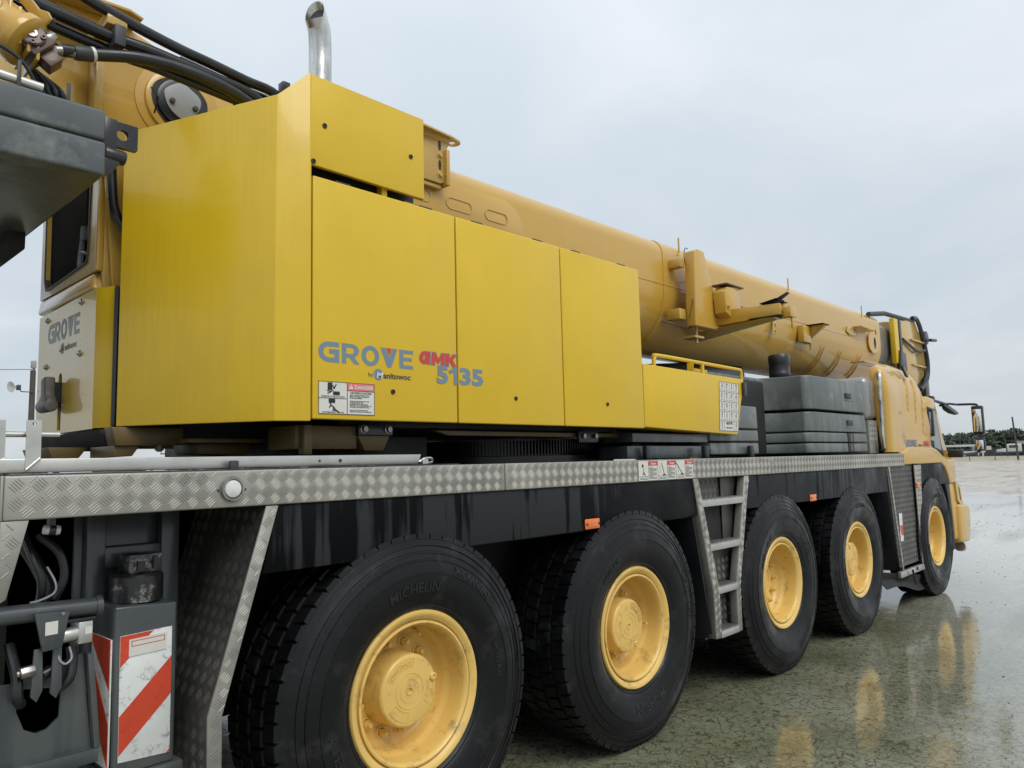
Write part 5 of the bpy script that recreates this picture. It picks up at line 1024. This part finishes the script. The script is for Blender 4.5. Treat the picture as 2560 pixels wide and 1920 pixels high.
# swing-away jib support: upright on the boom side, block, arm reaching out to the side
js = MB().xz([(5.985, 3.55), (6.05, 3.575), (6.16, 3.570), (6.315, 3.205), (6.30, 3.15), (6.46, 3.15), (6.60, 2.90), (6.56, 2.86), (5.955, 2.86)], 3.38, 3.48).build('jib_support', 'cream_yellow', CR, bevel=0.010, seg=3)
MB().box(5.88, 5.97, 3.47, 3.61, 3.40, 3.48).build('mount_lug', 'column_yellow', js, bevel=0.012); MB().box(5.84, 5.95, 3.47, 3.61, 2.92, 3.02).build('mount_lug', 'column_yellow', js, bevel=0.012)
MB().xz([(6.27, 3.20), (6.32, 3.245), (6.55, 3.27), (6.58, 3.235), (6.58, 2.94), (6.52, 2.90), (6.28, 3.0)], 3.25, 3.37).build('support_block', 'cream_yellow', js, bevel=0.010)
MB().box(6.585, 6.588, 3.262, 3.358, 2.99, 3.22).build('block_socket', 'column_yellow', js); MB().box(6.29, 6.62, 3.235, 3.40, 3.262, 3.276).build('block_cap', 'rust', js, bevel=0.003)
MB().add([(6.36, 3.42, 2.90), (6.56, 3.42, 2.90), (6.53, 2.80, 2.925), (6.40, 2.80, 2.925), (6.36, 3.42, 3.045), (6.56, 3.42, 3.045), (6.53, 2.80, 3.03), (6.40, 2.80, 3.03)], [(3, 2, 1, 0), (4, 5, 6, 7), (0, 1, 5, 4), (1, 2, 6, 5), (2, 3, 7, 6), (3, 0, 4, 7)]).build('support_arm', 'cream_yellow', js, bevel=0.008)
MB().add([(6.30, 3.60, 2.86), (6.60, 3.60, 2.86), (6.55, 2.85, 2.92), (6.38, 2.85, 2.92), (6.40, 3.66, 2.80), (6.50, 3.66, 2.80), (6.48, 2.86, 2.895), (6.44, 2.86, 2.895)], [(0, 1, 2, 3), (7, 6, 5, 4), (0, 4, 5, 1), (1, 5, 6, 2), (2, 6, 7, 3), (3, 7, 4, 0)]).build('arm_keel', 'column_yellow', js, bevel=0.006)
MB().box(6.36, 6.56, 2.80, 3.08, 2.912, 2.922).prism([(6.38, 2.98, 3.042), (6.55, 2.98, 3.042), (6.55, 2.82, 3.068), (6.38, 2.82, 3.068)], (0, 0, 0.008)).box(6.42, 6.50, 2.77, 2.87, 3.033, 3.042).build('arm_pad', 'rubber', js, bevel=0.003)
MB().prism([(6.42, 2.85, 3.066), (6.52, 2.85, 3.066), (6.53, 2.76, 3.125), (6.47, 2.76, 3.125)], (0, 0, 0.008)).build('arm_horn', 'rubber', js, bevel=0.003)
MB().cyl((6.47, 2.80, 2.90), (6.47, 2.80, 3.03), 0.025, n=16).box(6.42, 6.54, 2.715, 2.78, 2.90, 2.99).cyl((6.48, 2.73, 2.80), (6.48, 2.73, 2.90), 0.012, n=10).build('arm_end', 'cream_yellow', js, bevel=0.003)
MB().tube([(6.60, 3.30, 3.22), (6.60, 3.29, 3.16), (6.60, 3.285, 3.10)], 0.004, 6).box(6.575, 6.635, 3.26, 3.30, 2.98, 3.10).build('limit_switch', 'seal', js, bevel=0.006)
for x, z in ((6.315, 3.06), (6.52, 2.985)): MB().lathe([(0.026, 0), (0.026, -0.008), (0.016, -0.010), (0.014, -0.024), (0, -0.024)], (x, 3.25, z), (0, 1, 0), 16).build('bolt', 'cream_yellow', js)
MB().tube([(5.94, 3.42, 3.56), (5.90, 3.42, 3.56), (5.89, 3.43, 3.50), (5.905, 3.43, 3.41)], 0.004, 6, smooth=4).tube([(5.93, 3.43, 2.93), (5.94, 3.40, 3.05), (5.95, 3.40, 3.10)], 0.004, 6).tube([(6.22, 3.42, 3.30), (6.34, 3.50, 3.37), (6.42, 3.55, 3.28), (6.42, 3.56, 3.18)], 0.006, 6, smooth=5).tube([(5.72, 3.58, 2.90), (5.82, 3.5, 2.86), (5.95, 3.46, 2.84), (6.06, 3.44, 2.90)], 0.006, 6, smooth=5).build('support_cable', 'hose', js)
MB().cyl((6.08, 3.45, 2.72), (6.08, 3.45, 2.87), 0.012, n=10).box(6.0, 6.16, 3.42, 3.56, 2.765, 2.785).build('stop_screw', 'column_yellow', js)
# small catch bracket further forward
cb = MB().add([(8.84, 3.59, 3.20), (8.96, 3.59, 3.20), (8.96, 3.36, 3.205), (8.84, 3.36, 3.205), (8.87, 3.59, 3.05), (8.93, 3.59, 3.05), (8.93, 3.56, 3.05), (8.87, 3.56, 3.05)], [(0, 1, 2, 3), (7, 6, 5, 4), (0, 4, 5, 1), (1, 5, 6, 2), (2, 6, 7, 3), (3, 7, 4, 0)]).build('jib_catch', 'column_yellow', CR, bevel=0.004)
MB().box(8.80, 9.0, 3.35, 3.60, 3.207, 3.216).build('catch_pad', 'rubber', cb, bevel=0.002); MB().box(8.66, 8.86, 3.52, 3.60, 3.0, 3.20).build('catch_base', 'cream_yellow', cb, bevel=0.01); MB().cyl((8.90, 3.55, 2.93), (8.90, 3.55, 3.05), 0.012, n=10).box(8.80, 8.93, 3.53, 3.60, 3.0, 3.015).build('catch_screw', 'column_yellow', cb)
MB().xz([(7.93, 3.02), (8.02, 3.02), (8.05, 3.24)]+arc(8.02, 3.25, 0.03, 0, pi, 8)+[(7.985, 3.24)], 3.57, 3.582).build('hook_plate', 'column_yellow', bo_, bevel=0.003)
for z in (3.06, 3.13, 3.22): MB().cyl((8.005, 3.555, z), (8.005, 3.572, z), 0.014, n=10).build('bolt', 'column_yellow', bo_)
MB().xz([(10.19, 3.30), (10.25, 3.375), (10.55, 3.375), (10.55, 3.27), (10.30, 3.26)], 3.575, 3.588).box(10.42, 11.0, 3.46, 3.58, 3.37, 3.39).box(10.95, 11.0, 3.45, 3.47, 3.32, 3.39).build('rope_guard', 'column_yellow', bo_, bevel=0.004)
og, ogf = shape2d([arc(11.20, 3.245, 0.21, 0, 2*pi, 30, 0.15)[:-1], arc(11.25, 3.24, 0.05, 0, 2*pi, 18, 0.085)[:-1]], 0.006)
MB().plane2d(og, ogf, (0, 3.58, 0), SX, SZ, SN).build('oval_plate', 'cream_yellow', bo_)
MB().xz(arc(11.25, 3.24, 0.05, 0, 2*pi, 18, 0.085)[:-1], 3.584, 3.588).build('oval_hole', 'ink', bo_)
MB().box(10.3, 11.05, 3.42, 3.60, 2.885, 2.905).xz([(10.98, 2.78), (11.33, 2.78), (11.33, 2.90), (11.05, 2.905), (10.98, 2.89)], 3.40, 3.42).build('cable_tray', 'cream_yellow', bo_, bevel=0.006)
# boom head
s2 = boom_section(0.43, 3.62, 3.22, 0.50, 0.14); s3 = boom_section(0.40, 3.60, 3.20, 0.46, 0.14)
MB().loft([[V(x, y, z) for y, z in s2] for x in (11.4, 12.4)]).build('boom_inner_section', 'tank_grey', bo_, ang=30)
hd_ = MB().loft([[V(x, y, z) for y, z in boom_section(0.47, 3.70, 3.22, 0.50, 0.14)] for x in (12.30, 13.2)]).build('boom_head', 'column_yellow', CR, ang=30)
for ya in (3.58, 4.54): MB().xz([(12.42, 3.70), (13.0, 3.79), (13.25, 3.79), (13.45, 3.60), (13.64, 3.2), (13.54, 2.93), (13.1, 2.73), (12.42, 2.75)], ya, ya+0.04).build('head_plate', 'column_yellow', hd_, bevel=0.01)
MB().tube([(13.05, 3.56, 3.82), (13.28, 3.56, 3.83), (13.50, 3.56, 3.62), (13.70, 3.56, 3.2), (13.60, 3.56, 2.88), (13.2, 3.56, 2.68)], 0.035, 8, smooth=4).build('rope_frame', 'black_paint', hd_)
for z in (3.45, 3.05): MB().box(12.9, 13.55, 3.54, 3.58, z, z+0.025).build('head_rib', 'cream_yellow', hd_, bevel=0.004)
MB().lathe([(0.30, 0), (0.33, 0.02), (0.33, 0.05), (0.29, 0.07), (0.29, 0.10), (0.33, 0.12), (0.33, 0.15), (0.30, 0.17)], (13.62, 3.66, 3.0), (0, 1, 0), 40).build('head_sheave', 'black_paint', hd_)
MB().box(14.4, 14.62, 3.80, 4.30, 2.5, 3.70).cyl((14.52, 3.75, 3.68), (14.52, 4.3, 3.68), 0.12, n=24).cyl((14.5, 3.70, 3.63), (14.85, 3.70, 3.66), 0.03, n=10).build('head_tackle', 'black_paint', hd_, bevel=0.01)
MB().box(12.02, 12.20, 3.53, 3.60, 3.02, 3.695).build('head_upright', 'yellow', hd_, bevel=0.006); MB().box(12.25, 12.35, 3.53, 3.60, 2.9, 3.70).xz([(12.06, 2.92), (12.4, 2.92), (12.38, 3.18), (12.15, 3.22)], 3.50, 3.528).build('upright_post', 'black_paint', hd_, bevel=0.006)
MB().tube([(11.2, 3.62, 3.66), (11.9, 3.62, 3.76), (13.2, 3.60, 3.79)], 0.035, 8).tube([(12.45, 3.55, 3.42), (13.0, 3.54, 3.30), (13.2, 3.53, 3.29), (13.5, 3.53, 3.34)], 0.022, 8).build('head_frame', 'seal', hd_)

# ---- intake cap, tank, cab
MB().lathe([(0.0, 0), (0.104, 0), (0.104, 0.20), (0.107, 0.205), (0.107, 0.235), (0.104, 0.24), (0.104, 0.33), (0.107, 0.335), (0.107, 0.41), (0.098, 0.425), (0.0, 0.428)], (7.55, 3.35, 2.30), (0, 0, 1), 40).build('air_intake', 'black_paint', CR)
MB().box(8.62, 8.94, 2.865, 5.25, 2.06, 2.53).build('fuel_tank', 'tank_grey', CR, bevel=0.07, seg=5)
o = MB().box(8.66, 8.93, 2.88, 5.2, 1.69, 2.055).build('tank_plinth', 'tread_alu', CR, bevel=0.004)
mb = MB(); tread(mb, [(-5.0, 1.80), (-2.90, 1.80), (-2.90, 2.05), (-5.0, 2.05)], (8.66, 0, 0), RX, SZ, RN); tread(mb, [(8.67, 1.80), (8.92, 1.80), (8.92, 2.05), (8.67, 2.05)], (0, 2.88, 0), SX, SZ, SN); mb.build('tread_bars', 'tread_alu', o, smooth=False, kind='stuff')
MB().tube([(8.96, 2.84, 2.59), (8.90, 2.81, 2.57), (8.87, 2.80, 2.50), (8.85, 2.80, 2.28), (8.87, 2.80, 2.22), (8.84, 2.80, 1.90), (8.88, 2.81, 1.76), (8.93, 2.84, 1.72)], 0.022, 14, smooth=5).build('grab_rail', 'chrome', CR)
# cab side fairing as a sculpted sheet
def groove(x, z, x0, z0, x1, z1):
    if not (z1-0.05 < z < z0+0.03): return 0
    t_ = (z-z1)/(z0-z1); c = x1+(x0-x1)*t_; wd_ = 0.055*(0.45+0.55*min(1, max(0, t_)))
    k = max(0, 1-((x-c)/wd_)**2); e = min(1, max(0, (z-z1+0.04)/0.05))*min(1, max(0, (z0+0.02-z)/0.05)); return 0.050*k*e
def side_y(x, z):
    y = 2.752+0.05*max(0, z-2.3)**2*2.4
    for g in ((9.752, 2.56, 9.70, 2.16), (10.04, 2.55, 9.985, 2.03), (10.33, 2.53, 10.25, 1.90)): y += groove(x, z, *g)
    sw = sstep(0, 0.5, (x-9.25)-0.75*(2.35-z)*0.55) ; y += 0.020*sstep(9.2, 9.6, x+0.25*(z-2.0))*(1-sstep(1.75, 1.85, z)*0)
    y += 0.05*max(0, 1-(x-8.95)/0.07)**2+0.018*sstep(9.55, 9.62, x)*0
    return y
prof = [(8.945, 2.45), (8.955, 2.60), (9.00, 2.675), (9.10, 2.700), (9.5, 2.725), (9.75, 2.722), (10.0, 2.705), (10.16, 2.685), (10.30, 2.63), (10.42, 2.545), (10.50, 2.44), (10.56, 2.33), (10.565, 2.2)]
def ztop(x):
    for (a, b_), (c, d) in zip(prof, prof[1:]):
        if a <= x <= c and c > a: return b_+(d-b_)*(x-a)/(c-a)
    return prof[-1][1]
nx, nz = 100, 60; vs = []; fs = []
xsr = [8.945+(10.56-8.945)*i/nx for i in range(nx+1)]
for i, x in enumerate(xsr):
    zt_ = ztop(x)
    for k in range(nz+1):
        z = 1.70+(zt_-1.70)*k/nz; dz = zt_-z
        vs.append((x, side_y(x, z)+0.05*max(0, 1-dz/0.07)**2+0.07*max(0, 1-dz/0.38)**2, z))
for i in range(nx):
    for k in range(nz): q_ = i*(nz+1)+k; fs.append((q_, q_+nz+1, q_+nz+2, q_+1))
n0 = len(vs)
for i, x in enumerate(xsr): vs.append((x, 2.93, ztop(x)-0.015))                  # top sheet to the far side
for i in range(nx): fs.append((i*(nz+1)+nz, (i+1)*(nz+1)+nz, n0+i+1, n0+i))
n1_ = len(vs); vs += [(8.96, 2.85, 1.70)]; fs.append(tuple(range(0, nz+1))+(n0, n1_))
cab = MB().add(vs, fs).build('cab_fairing', 'cream_yellow', CR, ang=50)
MB().xz([(9.60, 2.715), (9.68, 2.715), (9.825, 2.60), (9.80, 2.585), (9.74, 2.60)], 2.768, 2.79).build('fairing_slot', 'ink', cab)
MB().xz([(9.655, 2.70), (9.675, 2.70), (9.80, 2.60), (9.785, 2.597)], 2.766, 2.769).build('slot_grille', 'column_yellow', cab)
mb, mr = MB(), MB(); logo(mb, mr, putS(2.765), 9.465, 0, 1.757, 0.083, 1.16); mb.build('maker_lettering', 'letter_blue', cab, smooth=False)
mb = MB(); on_side(mb, text2d('Manitowoc', 0.034, 0.0008), 10.0, 2.763, 1.765); mb.build('small_lettering', 'letter_dark', cab, smooth=False)
mb = MB(); on_side(mb, text2d('GMK', 0.085, 0.003, shear=0.1, sx=1.1), 10.215, 2.763, 1.765); mb.build('model_lettering', 'letter_red', cab, smooth=False)
mb = MB(); on_side(mb, text2d('5', 0.085, 0.003), 10.44, 2.763, 1.765); mb.build('model_number', 'letter_blue', cab, smooth=False)
MB().box(9.095, 9.15, 2.757, 2.76, 1.775, 1.83).build('white_sticker', 'sticker', cab)
cbd = MB().xz([(10.50, 1.60), (10.50, 2.33), (10.62, 2.40), (10.90, 2.385), (11.03, 2.19), (11.18, 1.90), (11.32, 1.73), (11.38, 1.50), (11.34, 1.30), (11.0, 1.30), (10.99, 1.42), (10.86, 1.56)], 2.79, 5.38).build('cab', 'cream_yellow', CR, bevel=0.03, seg=3)
wn_ = MB().xz([(10.545, 2.262), (10.87, 2.235), (11.02, 1.80), (11.12, 1.635), (10.99, 1.66), (10.87, 1.70), (10.51, 1.755)], 2.778, 2.79).build('window_surround', 'ink', CR, bevel=0.004)
MB().xz([(10.572, 2.238), (10.835, 2.215), (10.975, 1.76), (10.985, 1.70), (10.87, 1.725), (10.53, 1.772)], 2.772, 2.777).build('window_pane', 'glass', wn_)
MB().box(11.0, 11.25, 3.0, 5.2, 1.85, 2.0).build('windscreen_base', 'ink', cbd)
MB().box(10.86, 11.0, 2.80, 5.3, 2.36, 2.42).build('sun_visor', 'ink', cbd, bevel=0.02)
sill = [(9.20, 1.552), (9.20, 1.70), (9.32, 1.705), (9.40, 1.74), (9.55, 1.757), (10.45, 1.745), (10.62, 1.715), (10.80, 1.65), (11.0, 1.62), (11.33, 1.60), (11.39, 1.48), (11.36, 1.28), (11.08, 1.28), (11.01, 1.40), (10.90, 1.50), (10.76, 1.552)]
MB().xz(sill, 2.722, 5.42).build('cab_sill', 'cream_yellow', CR, bevel=0.018, seg=3)
MB().xz([(9.80, 1.548), (10.745, 1.548), (10.87, 1.49), (10.98, 1.385), (11.06, 1.27), (10.93, 1.285), (9.77, 1.285)], 2.73, 2.75).build('front_fender', 'skirt_black', CR, bevel=0.004)
fr = [(10.86, 1.28), (11.06, 1.28), (11.10, 0.9), (11.12, 0.45), (11.0, 0.43), (11.02, 0.85), (10.95, 1.12)]
MB().xz(fr, 2.735, 3.2).build('fender_liner', 'rubber', CR, bevel=0.004)
MB().xz([(11.07, 1.28), (11.36, 1.29), (11.50, 0.95), (11.56, 0.52), (11.19, 0.55), (11.15, 0.95)], 2.74, 5.4).build('front_corner', 'cream_yellow', CR, bevel=0.03, seg=3)
bp_ = MB().xz([(11.35, 1.0), (11.75, 0.98), (11.86, 0.93), (11.86, 0.74), (11.75, 0.48), (11.30, 0.50)], 2.70, 5.42).build('front_bumper', 'cream_yellow', CR, bevel=0.04, seg=3)
MB().box(11.80, 11.88, 2.75, 2.95, 0.72, 0.82).build('headlamp', 'lens', bp_, bevel=0.01)
lgs, lgf = shape2d([[(11.30, 1.30), (11.42, 1.27), (11.52, 1.22), (11.60, 0.99), (11.46, 0.99), (11.35, 1.05)], [(11.42, 1.23), (11.48, 1.20), (11.53, 1.04), (11.46, 1.05)]], 0.02)
MB().plane2d(lgs, lgf, (0, 2.74, 0), SX, SZ, SN).build('bumper_step', 'column_yellow', bp_)
MB().lathe([(0.0, 0), (0.07, 0), (0.05, 0.10), (0.0, 0.12)], (11.5, 2.78, 0.44), (0.9, -0.1, -0.3), 20).build('fog_lamp', 'tank_grey', bp_)
MB().box(9.06, 10.52, 2.90, 5.3, 1.70, 2.36).build('cab_rear_block', 'black_paint', CR, bevel=0.02)
# mirrors
mr_ = MB().box(11.60, 11.68, 2.40, 2.535, 1.905, 2.292).build('driver_mirror', 'black_paint', CR, bevel=0.018, seg=3)
MB().box(11.594, 11.60, 2.418, 2.518, 1.945, 2.245).build('mirror_glass', 'mirror', mr_, bevel=0.001)
MB().tube([(11.35, 2.84, 2.31), (11.52, 2.78, 2.335), (11.64, 2.70, 2.325), (11.64, 2.50, 2.315), (11.64, 2.46, 2.29)], 0.016, 10, smooth=4).tube([(11.64, 2.46, 1.92), (11.64, 2.46, 1.85)], 0.015, 10).build('mirror_arm', 'black_paint', mr_)
m2 = MB().box(11.60, 11.67, 2.402, 2.522, 1.69, 1.85).build('wide_mirror', 'black_paint', CR, bevel=0.022, seg=3)
MB().box(11.594, 11.60, 2.420, 2.506, 1.708, 1.832).build('mirror_glass', 'mirror', m2, bevel=0.001)
MB().tube([(11.63, 2.46, 1.70), (11.62, 2.50, 1.675), (11.5, 2.60, 1.655), (11.40, 2.74, 1.66)], 0.013, 10, smooth=4).build('mirror_arm', 'black_paint', m2)
MB().box(11.36, 11.44, 2.62, 2.80, 1.61, 1.712).build('mirror_mount', 'black_paint', CR, bevel=0.015)
kb = MB().prism([(11.38, 2.84, 2.32), (11.38, 2.80, 2.325), (11.38, 2.70, 2.24), (11.38, 2.66, 2.19), (11.38, 2.68, 2.17), (11.38, 2.76, 2.20), (11.38, 2.82, 2.25)], (0.16, 0, 0.01)).build('kerb_mirror', 'black_paint', CR, bevel=0.014, seg=3)
MB().tube([(10.95, 2.84, 2.37), (11.2, 2.84, 2.36), (11.45, 2.80, 2.33)], 0.02, 10).build('mirror_arm', 'black_paint', kb)

# ------------------------------------------------------------------ loose things carried on the crane
# counterweight slabs stacked on the deck
def slab(z0, z1, label, rec=True, x0=5.15, lobe=True):
    plan = ([(x0, 2.85), (5.945, 2.85), (5.965, 3.30)] if lobe else [(5.965, 3.30)])+[(6.95, 3.30), (7.045, 3.12), (7.05, 2.92), (7.09, 2.87), (7.15, 2.85), (8.50, 2.85), (8.55, 2.89), (8.55, 5.28), (7.05, 5.30), (7.0, 4.86), (5.965, 4.86)]+([(5.945, 5.3), (x0, 5.3)] if lobe else [])
    mb = MB().xy(plan, z0, z1)
    cx = Vector((7.2, 4.08)); 
    for i, v in enumerate(mb.v):
        if v.z > (z0+z1)/2: mb.v[i] = V(v.x+(0.012 if v.x < 7.3 else -0.02)*(z1-z0)/0.3, v.y+(0.012 if v.y < 4 else -0.012)*(z1-z0)/0.3, v.z)
    o = mb.build('counterweight_slab', 'slab_grey', None, bevel=0.012, seg=3); tag(o, label, 'counterweight', 'counterweight slabs stacked on the deck')
    zc = (z0+z1)/2; hh = 0.028 if z1-z0 > 0.15 else (z1-z0)*0.48
    s_ = MB().box(8.02-0.075, 8.02+0.075, 2.8445, 2.875, zc-hh, zc+hh).build('lifting_pocket', 'ink', o, bevel=0.002)
    if z1-z0 > 0.15: MB().box(8.02-0.09, 8.02+0.09, 2.8475, 2.852, zc-0.05, zc-0.034).build('pocket_lip', 'slab_grey', o, bevel=0.002)
    else: MB().xz([(8.0, zc-0.03), (8.04, zc-0.03), (8.04, zc+0.03), (8.0, zc+0.03)], 2.842, 2.8440).build('pocket_mark', 'slab_grey', o)
slab(2.122, 2.443, 'thickest grey counterweight slab on top of the deck stack', lobe=False)
MB().box(5.62, 5.94, 3.02, 3.5, 2.10, 2.30).box(5.98, 6.9, 3.22, 3.29, 1.70, 2.40).build('recess_shade', 'underside', CR, bevel=0.03)  # added black boxes in place of the shade in the slab recess
slab(1.912, 2.098, 'grey counterweight slab second from top of the deck stack')
slab(1.809, 1.902, 'thin grey counterweight slab second from bottom of the stack')
slab(1.706, 1.799, 'thin grey counterweight slab at the bottom of the stack')
MB().box(4.15, 5.13, 2.86, 3.1, 1.80, 1.86).box(4.10, 5.13, 2.87, 3.1, 1.69, 1.775).build('deck_locker', 'dark_grey', CR, bevel=0.006)
for x in (4.22, 4.98, 5.70): MB().box(x, x+0.06, 2.80, 2.84, 1.675, 1.775).build('deck_stake', 'black_paint', CR, bevel=0.01)
# aluminium ladder lying on the deck edge
ld = empty('aluminium_ladder', (1.5, 2.80, 1.69), 'aluminium ladder section lying on the deck edge under the rear housing', 'ladder')
rl = MB().prism([(0.30, 2.775, 1.690), (2.275, 2.775, 1.690), (2.292, 2.775, 1.735), (0.30, 2.775, 1.735)], (0, 0.028, 0)).build('rail', 'alu', ld, bevel=0.003)
for x, y in ((0.678, 2.772), (0.585, 2.795)):
    hp, hf = shape2d([[(x, 1.697), (x+0.042, 1.738), (x+0.041, 1.858), (x, 1.857)], arc(x+0.021, 1.846, 0.006, 0, 2*pi, 12)[:-1]], 0.004)
    o = MB().plane2d(hp, hf, (0, y, 0), SX, SZ, SN).build('end_plate', 'alu', ld)
    MB().tube([(x+0.002, y-0.004, 1.700), (x+0.040, y-0.004, 1.737)], 0.004, 8).build('weld_bead', 'alu', o)
MB().cyl((0.50, 2.80, 1.813), (0.779, 2.80, 1.813), 0.009, n=16).build('rung', 'alu', ld)
for x, r in ((1.745, 0.005), (1.846, 0.0075)): MB().cyl((x, 2.7735, 1.712), (x, 2.78, 1.712), r, n=14).build('hole', 'ink', ld)
MB().tube([(2.29, 2.79, 1.70), (2.32, 2.785, 1.715), (2.36, 2.785, 1.716), (2.37, 2.79, 1.70), (2.35, 2.79, 1.695), (2.31, 2.79, 1.70)], 0.006, 8, smooth=4).box(2.30, 2.335, 2.775, 2.80, 1.69, 1.712).build('end_clip', 'alu', ld)
MB().xz(rrect(1.338, 1.373, 1.684, 1.719, 0.006), 2.738, 2.756).build('ladder_stop', 'seal', CR, bevel=0.003)

# what sets single parts of the crane apart
for nm, lb in (('rear_cover', 'glossy cream yellow rear cover with slot and latch'), ('counterweight_block', 'dark grey block overhanging the rear, with pale dry patches'),
               ('engine_housing', 'bright yellow angled rear housing sheet'), ('tool_tray', 'open topped bright yellow tray with handrail'),
               ('outrigger_jack_box', 'dark grey jack box with red and white striped boards'), ('exhaust_stack', 'bare metal exhaust pipe with slanted mouth'),
               ('jib_support', 'faded yellow bracket with arm reaching out from the boom'), ('mud_flap', 'black rubber flap hanging ahead of the front wheel')):
    bpy.data.objects[nm]['label'] = lb
